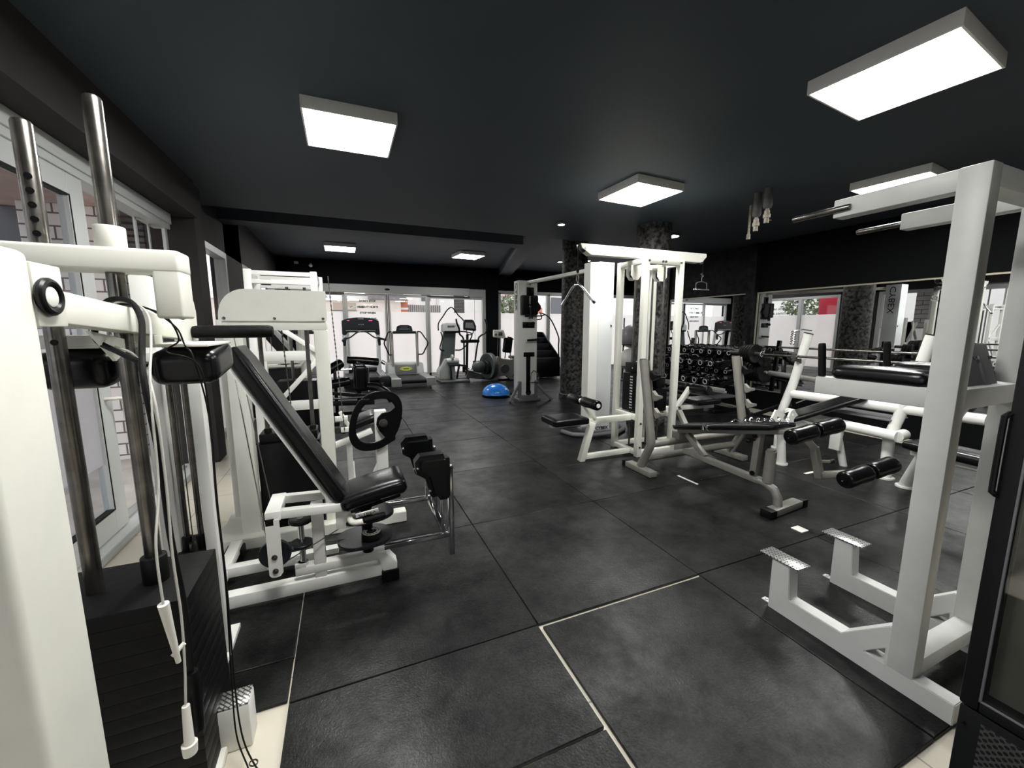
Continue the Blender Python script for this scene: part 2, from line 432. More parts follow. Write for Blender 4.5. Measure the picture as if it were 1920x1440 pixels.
# ------------------------------------------------------------------ room shell
g = G(); g.box(-1.75, 14, -4.2, 12.65, -0.10, -0.012, 0)
struct('floor', g, TILE)
g = G(); g.box(-1.75, 14, -4.2, 6.25, 2.98, 3.6, 0)
struct('ceiling', g, CEILM)
g = G(); g.box(-1.75, 14, 6.25, 12.65, 3.35, 3.6, 0)
struct('ceiling_rear', g, CEILM)
g = G(); g.box(-1.75, 3.2, 7.1, 7.45, 3.02, 3.36, 0.003); struct('ceiling_beam', g, CEILM)
g = G(); g.beam((3.2, 6.2, 3.26), (5.0, 12.6, 3.26), 0.4, 0.20, 0.003); struct('ceiling_beam', g, CEILM)
g = G(); g.box(-1.75, -1.33, -4.2, 5.3, 2.62, 2.985, 0.003); struct('ceiling_bulkhead', g, WALLB)
# left wall
g = G()
g.box(-1.78, -1.36, 5.3, 5.6, -0.02, 3.36, 0.003)
g.box(-1.75, -1.55, 5.6, 6.05, -0.02, 3.36, 0); g.box(-1.75, -1.55, 6.05, 12.0, 2.58, 3.36, 0)
g.box(-1.75, -1.55, 7.35, 8.40, -0.02, 3.36, 0); g.box(-1.75, -1.55, 12.0, 12.65, -0.02, 3.36, 0)
g.box(-1.78, -1.4, -4.2, -2.2, 0, 3, 0)
struct('wall_left', g, WALLB)
g = G()
g.box(-1.75, 11.4, 12.5, 12.7, 2.66, 3.36, 0); g.box(-1.75, -1.2, 12.5, 12.7, -0.02, 3.36, 0)
g.box(4.30, 4.72, 12.42, 12.7, -0.02, 3.36, 0.003); g.box(11.0, 14, 12.5, 12.7, -0.02, 3.36, 0)
struct('wall_far', g, WALLM)
g = G(); g.box(6.99, 7.19, -4.2, 7.25, -0.02, 3.36, 0); g.box(6.99, 14, 7.25, 7.45, -0.02, 3.36, 0)
struct('wall_right', g, WALLM)
g = G(); g.box(6.975, 7.0, 5.28, 7.22, 0.0, 2.98, 0.002); g.box(6.88, 7.0, 5.13, 5.30, 0.0, 2.98, 0.004)
struct('wall_right_textured', g, STONEW)
g = G(); g.box(13.8, 14, 6.9, 12.6, 0, 3.36, 0); struct('wall_side', g, WALLM)
g = G(); g.box(-1.75, 7.1, -4.2, -4.0, -0.02, 3.0, 0); struct('wall_back', g, WALLM)

# round stone-clad columns
for (x, y, zt) in ((4.45, 7.3, 3.36), (4.33, 4.90, 2.98)):
    g = G(); g.cyl((x, y, 0), (x, y, zt), 0.262 if y > 6 else 0.25, seg=48); struct('column', g, STONEM)
    g = G(); g.tube([(x, y, 0), (x, y, 0.10), (x, y, 0.115)], 0.28, 48, rs=[0.285, 0.285, 0.265]); struct('baseboard_column', g, STONEM)

# ------------------------------------------------------------------ windows
def frame_yz(g, x0, x1, y0, y1, z0, z1, w):
    g.box(x0, x1, y0, y0 + w, z0, z1, 0.004); g.box(x0, x1, y1 - w, y1, z0, z1, 0.004)
    g.box(x0, x1, y0 + w, y1 - w, z1 - w, z1, 0.004); g.box(x0, x1, y0 + w, y1 - w, z0, z0 + w, 0.004)
def frame_xz(g, y0, y1, x0, x1, z0, z1, w, wb=None):
    g.box(x0, x0 + w, y0, y1, z0, z1, 0.004); g.box(x1 - w, x1, y0, y1, z0, z1, 0.004)
    g.box(x0 + w, x1 - w, y0, y1, z1 - w, z1, 0.004); g.box(x0 + w, x1 - w, y0, y1, z0, z0 + (wb or w), 0.004)

# window_1: the sliding front by the calf machine
g = G(); g.box(-1.70, -1.53, -2.2, 5.22, 2.52, 2.62, 0.004); g.box(-1.68, -1.545, -2.2, 5.22, 2.47, 2.52, 0.003)
g.box(-1.66, -1.50, -2.2, 5.22, -0.01, 0.035, 0.004); g.box(-1.60, -1.572, 5.16, 5.22, 0.03, 2.52, 0.004); g.box(-1.665, -1.652, 5.02, 5.05, 0.03, 2.5, 0.002); g.box(-1.668, -1.650, 4.74, 4.775, 0.03, 2.5, 0.004)
w1 = struct('window_1', g, PVC)
g = G(); g.box(-1.66, -1.652, 3.7, 5.14, 0.03, 2.5, 0); struct('window_glass', g, GLASS, w1)
g = G(); g.box(-1.50, -1.47, -2.2, 5.22, 0.0, 0.02, 0.003); g.box(-1.675, -1.60, 3.7, 5.1, 0.035, 0.05, 0.002); struct('window_track', g, ALU, w1)
def sash(name, y0, y1, gm, fz):
    g = G(); frame_yz(g, -1.62, -1.56, y0, y1, 0.05, 2.50, 0.17)
    s = struct(name, g, PVC)
    g = G(); frame_yz(g, -1.605, -1.557, y0 + 0.155, y1 - 0.155, 0.21, 2.34, 0.013); struct('window_gasket', g, RUBBER, s)
    g = G(); g.box(-1.595, -1.587, y0 + 0.17, y1 - 0.17, 0.22, 2.33, 0); struct('window_glass', g, gm, s)
    g = G(); g.box(-1.584, -1.581, y0 + 0.17, y1 - 0.17, fz[0], fz[1], 0); struct('window_film', g, FILM, s)
    return s
sd = sash('window_2', 2.35, 3.74, GLASSD, (0.55, 1.30))
g = G(); g.curve([(-1.56, 3.64, 1.00), (-1.515, 3.65, 1.00), (-1.49, 3.70, .99), (-1.49, 3.72, 0.92), (-1.49, 3.72, 0.84)], 0.012); part('handle', g, WHITEP, sd)
sash('window_3', 0.98, 2.35, GLASSD, (0.55, 1.30)); sash('window_4', -0.4, 0.97, GLASSD, (0.55, 1.30))
# windows further along the left wall
def side_window(n, y0, y1, mull, film, letters=None):
    g = G(); frame_yz(g, -1.68, -1.54, y0, y1, 0.0, 2.58, 0.09)
    for m_ in mull: g.box(-1.68, -1.54, m_ - 0.055, m_ + 0.055, 0.05, 2.5, 0.004)
    s = struct('window_%d' % n, g, ALU)
    ys = [y0] + list(mull) + [y1]
    for a, b in zip(ys, ys[1:]):
        g = G(); g.box(-1.615, -1.607, a + .06, b - .06, 0.06, 2.52, 0); struct('window_glass', g, GLASS, s)
        if film:
            g = G(); g.box(-1.600, -1.597, a + .06, b - .06, 0.08, film, 0); struct('window_film', g, FILM, s)
    return s
side_window(5, 6.05, 7.35, (), 1.45)
w6 = side_window(6, 8.40, 12.0, (9.7,), 1.93)
text('lettering', 'Once you see results\nit becomes an addiction', 0.15, LETTER, w6, (-1.590, 9.93, 2.10), (PI / 2, 0, PI / 2), align='LEFT', line=1.1, bold=.002)

# far glazed front with automatic sliding doors
g = G(); g.box(-1.22, 3.72, 12.30, 12.50, 2.46, 2.68, 0.006)
hd = struct('door_header', g, mat('silver door housing', (0.30, 0.31, 0.30), 0.45))
g = G(); g.sph((1.25, 12.295, 2.57), (0.075, 0.02, 0.032)); part('motion_sensor', g, BLACK, hd)
g = G(); g.box(3.72, 4.30, 12.46, 12.58, 2.44, 2.68, 0.003); g.box(4.19, 4.30, 12.46, 12.58, -0.01, 2.44, 0.003); g.box(2.42, 4.2, 12.48, 12.56, 2.36, 2.45, 0.003)
g.box(2.42, 2.50, 12.46, 12.56, 0, 2.4, 0.003); g.box(2.42, 4.2, 12.46, 12.56, -0.01, 0.09, 0.003)
wf = struct('window_7', g, ALU)
g = G(); g.box(2.5, 4.19, 12.52, 12.528, 0.09, 2.37, 0); struct('window_glass', g, GLASS, wf)
g = G(); g.box(2.5, 4.19, 12.514, 12.517, 0.09, 1.94, 0); struct('window_film', g, FILM, wf)
g = G(); g.box(3.93, 3.94, 12.50, 12.512, 0.09, 2.37, 0); struct('window_mullion', g, ALU, wf)
g = G(); frame_xz(g, 12.46, 12.56, -1.2, 0.10, 0.0, 2.46, 0.07); wf0 = struct('window_8', g, ALU)
g = G(); g.box(-1.14, 0.04, 12.52, 12.528, 0.07, 2.39, 0); struct('window_glass', g, GLASS, wf0)
g = G(); g.box(-1.14, 0.04, 12.514, 12.517, 0.07, 1.94, 0); struct('window_film', g, FILM, wf0)
def leaf(n, x0, x1, handle):
    g = G(); frame_xz(g, 12.40, 12.45, x0, x1, 0.01, 2.44, 0.065, 0.10); d = struct('door_%d' % n, g, ALU)
    g = G(); g.box(x0 + .06, x1 - .06, 12.42, 12.428, 0.1, 2.38, 0); struct('door_glass', g, GLASS, d)
    g = G(); g.box(x0 + .06, x1 - .06, 12.412, 12.415, 0.1, 1.94, 0); struct('door_film', g, FILM, d)
    g = G(); g.box(handle - .008, handle + .008, 12.385, 12.40, 0.02, 2.43, 0); struct('door_seal', g, RUBBER, d)
    return d
d1 = leaf(1, 0.10, 1.24, 1.235); d2 = leaf(2, 1.26, 2.42, 1.268)
text('lettering', "DON'T STOP\nWHEN IT HURTS\nSTOP WHEN\nYOU'RE DONE...", 0.076, LETTER, d1, (0.70, 12.395, 1.98), (PI / 2, 0, 0), bold=0.004, line=2.2)
# white animal emblem beside the slogan
g = G()
for (cx, cz, sx, sz, a) in ((0.33, 2.04, .075, .025, .15), (0.41, 2.07, .06, .022, -.3), (0.36, 2.09, .05, .02, .5), (0.30, 2.06, .045, .016, 0), (0.44, 2.03, .04, .012, .8),
                            (0.56, 2.05, .06, .022, .2), (0.62, 2.07, .05, .018, -.2), (0.55, 2.09, .035, .016, .4), (0.64, 2.04, .04, .01, .5)):
    g.prism([(cx - .08 + sx * math.cos(t) * math.cos(a) - sz * math.sin(t) * math.sin(a), cz + sx * math.cos(t) * math.sin(a) + sz * math.sin(t) * math.cos(a)) for t in [k * PI / 8 for k in range(16)]], 12.404, 12.409, 'xz')
part('emblem', g, LETTERW, d1)
# windows right of the dark pier
g = G(); g.box(4.72, 11.0, 12.46, 12.58, 2.56, 2.67, 0.003); g.box(4.72, 11.0, 12.46, 12.58, -0.01, 0.10, 0.003)
for x in (4.76, 6.58, 8.7, 10.95): g.box(x - .05, x + .06, 12.46, 12.58, 0, 2.6, 0.003)
g.box(7.2, 7.24, 12.46, 12.56, 0.1, 2.56, 0); g.box(9.6, 9.66, 12.46, 12.56, 0.1, 2.56, 0)
wr = struct('window_9', g, ALU)
g = G(); g.box(4.8, 10.9, 12.53, 12.538, 0.1, 2.56, 0); struct('window_glass', g, GLASS, wr)
g = G(); g.box(4.82, 6.53, 12.518, 12.521, 0.1, 1.95, 0); g.box(6.64, 8.65, 12.518, 12.521, 0.1, 1.95, 0); g.box(8.76, 10.9, 12.518, 12.521, 0.1, 1.95, 0); struct('window_film', g, FILM, wr)

# mirrors on the right wall
def mirror(y0, y1, z0, z1, xx, label):
    g = G(); g.box(xx - .012, xx, y0, y1, z0, z1, 0.0); o = finish('wall_mirror', g, MIRROR, None, False)
    recentre(o); tag(o, label, 'mirror', 'mirrors along the right wall')
    g = G(); w = .022
    g.box(xx - .022, xx, y0 - w, y0, z0, z1 + w, 0.002); g.box(xx - .022, xx, y1, y1 + w, z0, z1 + w, 0.002)
    g.box(xx - .022, xx, y0, y1, z1, z1 + w, 0.002); g.box(xx - .016, xx, y0, y1, z0 - .012, z0, 0.002)
    ORG[o.name] = tuple(o.location)
    fr = part('frame', g, mat('gilt edge strip', (0.42, 0.39, 0.30), 0.4, metal=0.4), o, False)
mirror(2.385, 5.10, 0.37, 2.095, 6.975, 'long wall mirror between the textured pier and the next mirror, above black panelling')
mirror(-0.6, 2.335, 0.37, 2.095, 6.975, 'wall mirror seen between the uprights of the grey dip station')
mirror(5.33, 7.20, 0.37, 2.095, 6.972, 'wall mirror behind the dumbbell rack, left of the textured pier')
g = G(); g.box(6.95, 6.99, -2, 5.13, 0.0, 0.355, 0.003); struct('trim_1', g, WALLM)
g = G(); g.box(6.64, 6.95, -2, 5.13, -0.011, 0.006, 0.001); struct('trim_2', g, TILE)

# ------------------------------------------------------------------ rubber mats, one slab each
XE = [-0.283, 0.835, 1.925, 3.07, 4.11, 5.15, 6.03, 6.62]
YE = [0.575, 1.65, 2.78, 3.92, 5.06, 6.2, 7.34, 8.48, 9.62, 10.8, 12.2]
GRP = 'rubber mats covering the floor'
NTH = ['first', 'second', 'third', 'fourth', 'fifth', 'sixth', 'seventh', 'eighth', 'ninth', 'tenth', 'eleventh', 'twelfth']
CP = ['left of the white floor line', 'right of the white floor line', 'leading to the tall cable column', 'under the pulldown tower', 'under the first stone column', 'under the dumbbell rack', 'beside the mirror wall']
def slab(x0, x1, y0, y1, label, dz=0.0):
    e = 0.0025; g = G(); g.box(x0 + e, x1 - e, y0 + e, y1 - e, -0.011, 0.004 + dz, 0.003, 1)
    single('rubber_mat', g, MATR, label, 'floor mat', GRP)
for i in range(len(XE) - 1):
    for j in range(len(YE) - 1):
        x0, x1, y0, y1 = XE[i], XE[i + 1], YE[j], YE[j + 1]
        lab = 'black rubber mat, %s from the front in the column %s' % (NTH[j], CP[i])
        off = 0.0
        if i % 2 == 0 and j > 2: y0 -= 0.28; y1 -= 0.28
        if i % 2 == 0 and j == 2: y1 -= 0.28
        if i == 1 and j == 0: x0 += 0.014; y1 -= 0.017; lab = 'foremost black rubber mat with white floor showing along two of its edges'
        if i == 0 and j == 0: y0, y1 = 1.08, 1.65; lab = 'black rubber mat in front of the adductor machine, left of the white floor gap'
        if i == 0 and j == 1: x0 = -0.283
        if i == 3 and j == 0: x0 += 0.0; lab = 'black rubber mat beneath the foot plates of the far side of the dip station'
        if i == 2 and j == 0: lab = 'black rubber mat under the near side of the grey dip station, ending at pale tiles'
        if j == len(YE) - 2 and i % 2 == 0: y1 = 12.2
        slab(x0, x1, y0, y1, lab)
slab(-0.283, 0.835, -0.1, 1.075, 'black rubber mat closest to the camera, left of the white floor gap')
slab(0.862, 1.60, -0.2, 0.567, 'black rubber mat at the very front beyond the foremost white gap')
slab(-0.84, -0.283, 1.90, 3.02, 'narrow black rubber mat under the adductor machine, beside the weight stack')
slab(-0.84, -0.2855, 1.665, 1.90, 'short offcut of black rubber mat ending at the pale tile by the foot step')
for k, (a, b) in enumerate(((3.65, 4.9), (5.9, 7.0), (7.0, 8.1), (8.1, 9.2), (9.2, 10.3), (10.3, 11.4), (11.4, 12.2))):
    slab(-1.40 if k else -0.78, -0.283, a, b, 'black rubber mat, %s from the front behind the white machines by the left wall' % NTH[k])
for i in range(6):
    for j in range(4):
        slab(6.63 + i * 1.1, 7.73 + i * 1.1, 7.46 + j * 1.2, 8.66 + j * 1.2, 'black rubber mat in the side area beyond the columns, %s row back, %s across' % (NTH[j], NTH[i]))
g = G(); g.box(3.02, 3.10, 1.72, 1.80, 0.004, 0.012, 0.002)
single('paper_scrap', g, WHITEP, 'small white scrap lying on the mats by the far diamond plate foot rest', 'scrap')
g = G(); g.beam((1.83, 0.50, -0.008), (1.68, 0.40, -0.008), 0.014, 0.006, 0.002)
single('plastic_strip', g, WHITEP, 'thin white strip lying on the pale tile beside the fridge', 'strip')
# slivers of white tile joint between mats
for (x0, x1, y0, y1) in ((4.31, 4.50, 2.47, 2.50), (3.05, 3.075, 2.70, 2.95)):
    g = G(); g.box(x0, x1, y0, y1, 0.0045, 0.0065, 0.0); single('tile_sliver', g, WHITEP, 'short white sliver of tile joint between the mats ' + ('behind the lower leg rollers' if x0 > 4 else 'in front of the barbell rack foot'), 'floor sliver')

# ------------------------------------------------------------------ outside
g = G(); g.box(-60, -1.75, -40, 90, -0.16, -0.06, 0); g.box(-1.75, 60, 12.66, 90, -0.16, -0.06, 0)
struct('ground_outside', g, PAVE)
g = G(); g.box(-3.05, -2.38, 6.0, 6.8, -0.06, 2.80, 0.01); struct('pillar_outside', g, BRICK)
g = G(); g.box(-1.97, -1.79, 5.32, 5.75, -0.06, 2.80, 0.01); struct('pillar_dark_outside', g, BRICKD)
g = G(); g.box(-3.9, -3.05, 6.3, 6.6, -0.06, 2.80, 0.01); struct('wall_porch_outside', g, GREYDK)
g = G(); g.box(-3.35, -1.76, -2.4, 6.95, 2.80, 2.9, 0); struct('soffit_outside', g, SOFFIT)
# houses, fence and trees across the street
def bld(name, label, cat, boxes, loc):
    t = thing(name, label, cat, loc)
    for nm, m, bs in boxes:
        for b in bs:
            g = G(); g.box(*b, 0.01); part(nm, g, m, t, False)
    return t
t = bld('house', 'pale stuccoed house with grey tiled roof seen through the sliding doors', 'house',
    [('wall', STUCCO, [(-9, 3.15, 24, 30, -.06, 2.93)]), ('fascia', STUCCOW, [(-9, 3.35, 23.9, 24.0, 2.90, 3.0)]),
     ('window', mat('brown shutter', (0.42, 0.34, 0.27), 0.7), [(-.40, .75, 23.97, 24.0, 2.38, 2.80), (-3.4, -1.2, 23.97, 24, 2.0, 2.8)]), ('window_sill', GREYDK, [(-.45, .8, 23.93, 24.0, 2.30, 2.38)])], (-3, 24, 0))
g = G(); g.prism([(1.4, 3.0), (3.55, 3.0), (3.1, 3.5), (1.4, 3.9)], 23.7, 27, 'xz'); part('roof', g, ROOFT, t, False)
g = G(); g.prism([(-9, 3.0), (1.4, 3.0), (1.4, 3.25), (-9, 3.25)], 24.2, 27, 'xz'); part('parapet', g, STUCCOW, t, False)
bld('brick_house', 'orange brick house end with white band between pale houses', 'house', [('wall', ORANGE, [(3.2, 3.62, 24.5, 27, -.06, 3.0)]), ('band', STUCCOW, [(3.18, 3.63, 24.45, 24.5, 2.5, 2.62)])], (3.4, 24.5, 0))
bld('cream_house', 'tall cream house behind the striped fence', 'house', [('wall', STUCCOW, [(3.7, 9.2, 27.2, 33, -.06, 6.0)]), ('window', GREYDK, [(4.9, 5.5, 27.15, 27.2, 3.2, 4.2)]), ('downpipe', STUCCO, [(5.9, 6.05, 27.1, 27.2, 0, 6)])], (6.5, 27.2, 0))
t = thing('fence', 'fence of dark and light vertical boards on a garden wall', 'fence', (4.6, 24.6, 0))
g = G(); g.box(3.66, 6.35, 24.55, 24.75, -.06, 2.33, .01); part('garden_wall', g, STUCCO, t, False)
g = G()
for k in range(16): g.box(3.62 + k * .125, 3.68 + k * .125, 24.6, 24.64, 2.33, 2.80, 0)
part('slats', g, GREYDK, t, False)
g = G(); g.box(3.6, 5.6, 24.65, 24.67, 2.33, 2.8, 0); part('backing', g, STUCCO, t, False)
g = G(); g.box(6.4, 7.0, 24.3, 24.55, -.06, 3.4, 0.01); struct('pillar_outside', g, BRICKD)
bld('apartment_block', 'white block with red brick band and dark windows seen right of the cable column', 'building',
    [('wall', STUCCOW, [(9.2, 22, 26, 32, -.06, 2.5), (9.2, 22, 26.4, 32, 2.5, 8)]), ('brick_band', ORANGE, [(10.8, 13.2, 25.95, 26, 2.2, 2.85)]), ('window', GREYDK, [(10.9, 11.5, 26.35, 26.4, 2.95, 3.35), (11.7, 12.5, 26.35, 26.4, 2.95, 3.35), (13.9, 14.8, 25.96, 26, 2.2, 3.6), (17, 18.5, 26.3, 26.4, 2.6, 3.6)]),
     ('awning', mat('faded red awning', (0.55, 0.35, 0.38), 0.8), [(8.9, 10.6, 25.2, 26.3, 3.5, 3.6)])], (14, 26, 0))
def shrub(name, label, cat, c, r, n, seed):
    rnd = random.Random(seed); t = thing(name, label, cat, (c[0], c[1], 0))
    g = G()
    for k in range(n):
        a = Vector((rnd.gauss(0, 1), rnd.gauss(0, 1), rnd.gauss(0, 1))).normalized() * rnd.uniform(.5, 1) ** .5
        p = Vector(c) + Vector((a.x * r[0], a.y * r[1], a.z * r[2]))
        s_ = rnd.uniform(.05, .12); u = Vector((rnd.gauss(0, 1), rnd.gauss(0, 1), rnd.gauss(0, 1))).normalized(); w = u.orthogonal().normalized()
        vs = [g.bm.verts.new(p + u * s_), g.bm.verts.new(p + w * s_ * .5), g.bm.verts.new(p - u * s_), g.bm.verts.new(p - w * s_ * .5)]
        g.bm.faces.new(vs)
    part('foliage', g, LEAF, t, False)
    g = G(); g.cyl((c[0], c[1], -.06), (c[0], c[1], c[2]), .08, seg=8); part('trunk', g, GREYDK, t)
shrub('tree', 'leafy tree outside beyond the window left of the cable column', 'tree', (9.3, 22.5, 2.7), (.75, .6, .75), 900, 3)
shrub('tree', 'leafy tree outside the windows of the left wall, seen in the mirror', 'tree', (-6.5, 12.6, 2.6), (.9, .9, .8), 900, 5)
g = G(); g.box(-3.56, -3.5, 9.55, 10.2, 1.4, 3.2, .01); g.box(-3.55, -3.51, 9.6, 9.66, -.06, 1.4, .005); g.box(-3.55, -3.51, 10.1, 10.16, -.06, 1.4, .005)
single('sign_board', g, REDP, 'plain red board outside the left windows, visible in the wall mirror', 'sign')
bld('garden_building', 'pale building outside the left windows, seen in the mirror', 'building', [('wall', STUCCOW, [(-12, -9, 0, 20, -.06, 5)]), ('window', GREYDK, [(-9, -8.96, 8.4, 8.9, 2, 2.6)])], (-10, 10, 0))

# ------------------------------------------------------------------ ceiling lights
def panel(name, x, y, z, s, rz, label, zc):
    t = local(name, label, 'ceiling light', (x, y, z), rz, 'square ceiling light panels')
    g = G(); h = s / 2; w = .012; d = zc - z + .012
    g.box(-h, -h + w, -h, h, -.012, d, .001); g.box(h - w, h, -h, h, -.012, d, .001)
    g.box(-h + w, h - w, -h, -h + w, -.012, d, .001); g.box(-h + w, h - w, h - w, h, -.012, d, .001); g.box(-h + w, h - w, -h + w, h - w, .004, .012, 0)
    part('frame', g, mat('panel frame', (0.88, 0.88, 0.85), 0.4) if 'panel frame' not in bpy.data.materials else bpy.data.materials['panel frame'], t)
    g = G(); g.box(-h + w, h - w, -h + w, h - w, -.004, .003, 0); part('diffuser', g, LAMP, t, False)
    return t
panel('ceiling_panel', .13, 3.42, 2.915, .61, 0, 'square ceiling panel light above the adductor machine', 2.98)
panel('ceiling_panel', 3.04, 3.69, 2.915, .63, .05, 'square ceiling panel light nearest the lat pulldown tower', 2.98)
panel('ceiling_panel', 3.06, 1.48, 2.915, .66, .10, 'largest square ceiling panel light, nearest above the dip station', 2.98)
panel('ceiling_panel', 5.30, 2.45, 2.915, .62, .10, 'ceiling panel light partly hidden behind the top arm of the dip station', 2.98)
panel('ceiling_panel', .13, 1.2, 2.915, .61, 0, 'ceiling panel light just out of view above the camera', 2.98)
panel('ceiling_panel', 1.6, -2.9, 2.915, .61, 0, 'added unseen ceiling panel light at the very back of the room', 2.98)  # unseen panel behind the camera, added to brighten surfaces that face it
panel('ceiling_panel', .05, 10.35, 3.28, .66, 0, 'ceiling panel light over the treadmills', 3.35)
panel('ceiling_panel', 3.06, 10.2, 3.28, .66, .1, 'ceiling panel light over the elliptical trainer', 3.35)
panel('ceiling_panel', 8.5, 10.0, 3.28, .66, .1, 'ceiling panel light in the side area beyond the columns', 3.35)
def spot(x, y, z, r, label):
    t = local('downlight', label, 'ceiling light', (x, y, z), 0, 'small round downlights')
    g = G(); g.ring((0, 0, -.006), r, .012); part('rim', g, PLASTICL, t)
    g = G(); g.cyl((0, 0, -.010), (0, 0, .004), r, seg=24); part('lens', g, SPOTL, t, False)
spot(3.0, 5.32, 2.975, .055, 'round downlight in the dark ceiling left of the cable crossover arm')
spot(5.05, 5.30, 2.975, .12, 'wide round downlight right of the top of the second stone column')
spot(5.85, 10.4, 3.345, .08, 'small downlight left of the first stone column, far ceiling'); spot(6.45, 9.9, 3.345, .08, 'small downlight right of the first stone column, far ceiling')

# sprinkler / water pipe stubs
for (x, y, z0, r, lag, lab) in ((4.72, 3.66, 2.58, .017, 0, 'thinnest and leftmost of three pipe stubs hanging from the ceiling'), (4.36, 3.30, 2.57, .024, .36, 'middle pipe stub of three, with crumbling grey lagging'), (4.32, 3.15, 2.62, .024, .36, 'rightmost pipe stub of three, with a side tap')):
    t = thing('pipe', lab, 'pipe', (x, y, z0), 'pipe stubs hanging from the ceiling')
    g = G(); g.cyl((x, y, z0), (x, y, 2.985), r * .8, seg=14)
    if lag: g.tube([(x, y, z0), (x, y, z0 + .05), (x, y, z0 + .055), (x, y, z0 + .09), (x, y, z0 + .095), (x, y, z0 + .13)], r, 14, rs=[r, r, r * 1.5, r * 1.5, r * 1.15, r * 1.1])
    else: g.cyl((x, y, z0), (x, y, z0 + .06), r * 1.3, seg=12)
    part('fitting', g, PIPE, t)
    if lag:
        g = G(); g.tube([(x, y, z0 + .15), (x, y, z0 + .18), (x, y, z0 + .3), (x, y, 2.98)], .045, 14, rs=[.034, .046, .042, .04]); part('lagging', g, LAGGING, t)
    if lab.startswith('right'):
        g = G(); g.cyl((x, y, z0 + .03), (x + .05, y - .02, z0 + .03), .007, seg=8); part('tap', g, BRASS, t)

# ================================================================== standing calf raise machine (foreground left)
t = thing('calf_raise_machine', 'cream standing calf raise machine with two black shoulder pads and steel guide rods', 'gym machine', (-.65, 1.45, 0))
g = G(); g.box(-.672, -.55, .925, 1.10, -.01, 1.645, .016, 4); part('post', g, WHITE, t)
g = G(); g.box(-.62, -.549, 1.095, 1.188, 1.500, 1.626, .004); part('pivot_plate', g, WHITE, t)
g = G(); g.ring((-.543, 1.125, 1.560), .030, .0085, (1, 0, 0)); br = part('bearing_ring', g, BLACK, t)
g = G(); g.cyl((-.555, 1.125, 1.560), (-.538, 1.125, 1.560), .021, seg=24, bev=.003); part('bearing_pin', g, WHITE2, br)
g = G(); g.beam((-.577, 1.18, 1.542), (-.577, 1.95, 1.487), .052, .070, .004); arm = part('lever_arm', g, WHITE, t)
g = G(); g.prism([(1.86, 1.445), (2.015, 1.445), (2.02, 1.56), (2.005, 1.60), (1.98, 1.615), (1.955, 1.605), (1.94, 1.57), (1.935, 1.53), (1.86, 1.52)], -.556, -.545, 'yz', [[(1.978 + .014 * math.cos(a), 1.583 + .018 * math.sin(a)) for a in [k * PI / 6 for k in range(12)]]]); part('end_bracket', g, WHITE, arm)
g = G(); g.roller((-.545, 1.95, 1.480), (-.268, 1.95, 1.482), .0255, 20); part('handle_grip', g, FOAM, t)
g = G(); g.box(-.90, -.545, 1.60, 1.66, 1.445, 1.475, .003); g.box(-.60, -.41, 1.60, 1.90, 1.436, 1.446, .002); g.box(-.86, -.68, 1.60, 1.86, 1.436, 1.446, .002); part('pad_mount', g, WHITE, t)
g = G(); g.prism([(1.36, 1.49), (1.60, 1.455), (1.47, 1.405)], -.60, -.592, 'yz'); part('gusset', g, WHITE, t)
for x in (-.765, -.49):
    g = G(); g.pad((x, 1.75, 1.378), (.185, .26, .115), (0.12, 0, 0), .035); part('shoulder_pad', g, VINYL, t)
for (x, z0, z1, holes, m_) in ((-.75, .65, 2.04, 5, STEEL), (-.60, .66, 2.128, 0, STEEL)):
    g = G(); g.cyl((x, 1.55, z0), (x, 1.55, z1), .0215, seg=24, bev=.010); rod = part('guide_rod', g, STEEL, t)
    if holes:
        for k in range(holes):
            z = 1.895 - k * .0365
            g = G(); a = Vector((.30, -.95, 0)).normalized(); p = Vector((x, 1.55, z)) + a * .0165
            g.disc(p, .0085, .012, a, 0, 12); part('pin_hole', g, BLACK, rod)
        g = G(); p = Vector((x, 1.55, 1.457)) + a * .0165; g.disc(p, .0085, .012, a, 0, 12); part('pin_hole', g, BLACK, rod)
g = G(); g.box(-1.12, -.432, 1.50, 1.60, 1.656, 1.722, .010, 3); g.box(-.5015, -.4335, 1.5015, 1.5985, 1.525, 1.715, .008, 3); part('top_carriage', g, WHITE, t)
g = G(); g.cyl((-.60, 1.55, 1.72), (-.60, 1.55, 1.784), .035, seg=28, bev=.003); part('collar', g, WHITE, t)
for k in range(14):
    z = .02 + k * .0478
    g = G(); g.box(-.872, -.478, 1.40, 1.70, z, z + .0472, .0012); part('weight_plate', g, STACK, t)
g = G(); g.cyl((-.60, 1.55, .68), (-.60, 1.55, .775), .034, seg=24, bev=.004); part('rubber_bumper', g, RUBBER, t)
g = G(); g.box(-.90, -.46, 1.38, 1.72, -.01, .02, .004); g.beam((-.64, 1.0, .02), (-.64, 1.40, .02), .1, .05); part('base', g, WHITE, t)
g = G(); g.box(-.505, -.383, 1.53, 1.615, -.011, .160, .006); fb = part('foot_step', g, WHITE2, t)
g = G(); g.box(-.503, -.385, 1.532, 1.613, .160, .166, .001); part('step_plate', g, DIAMOND, fb)
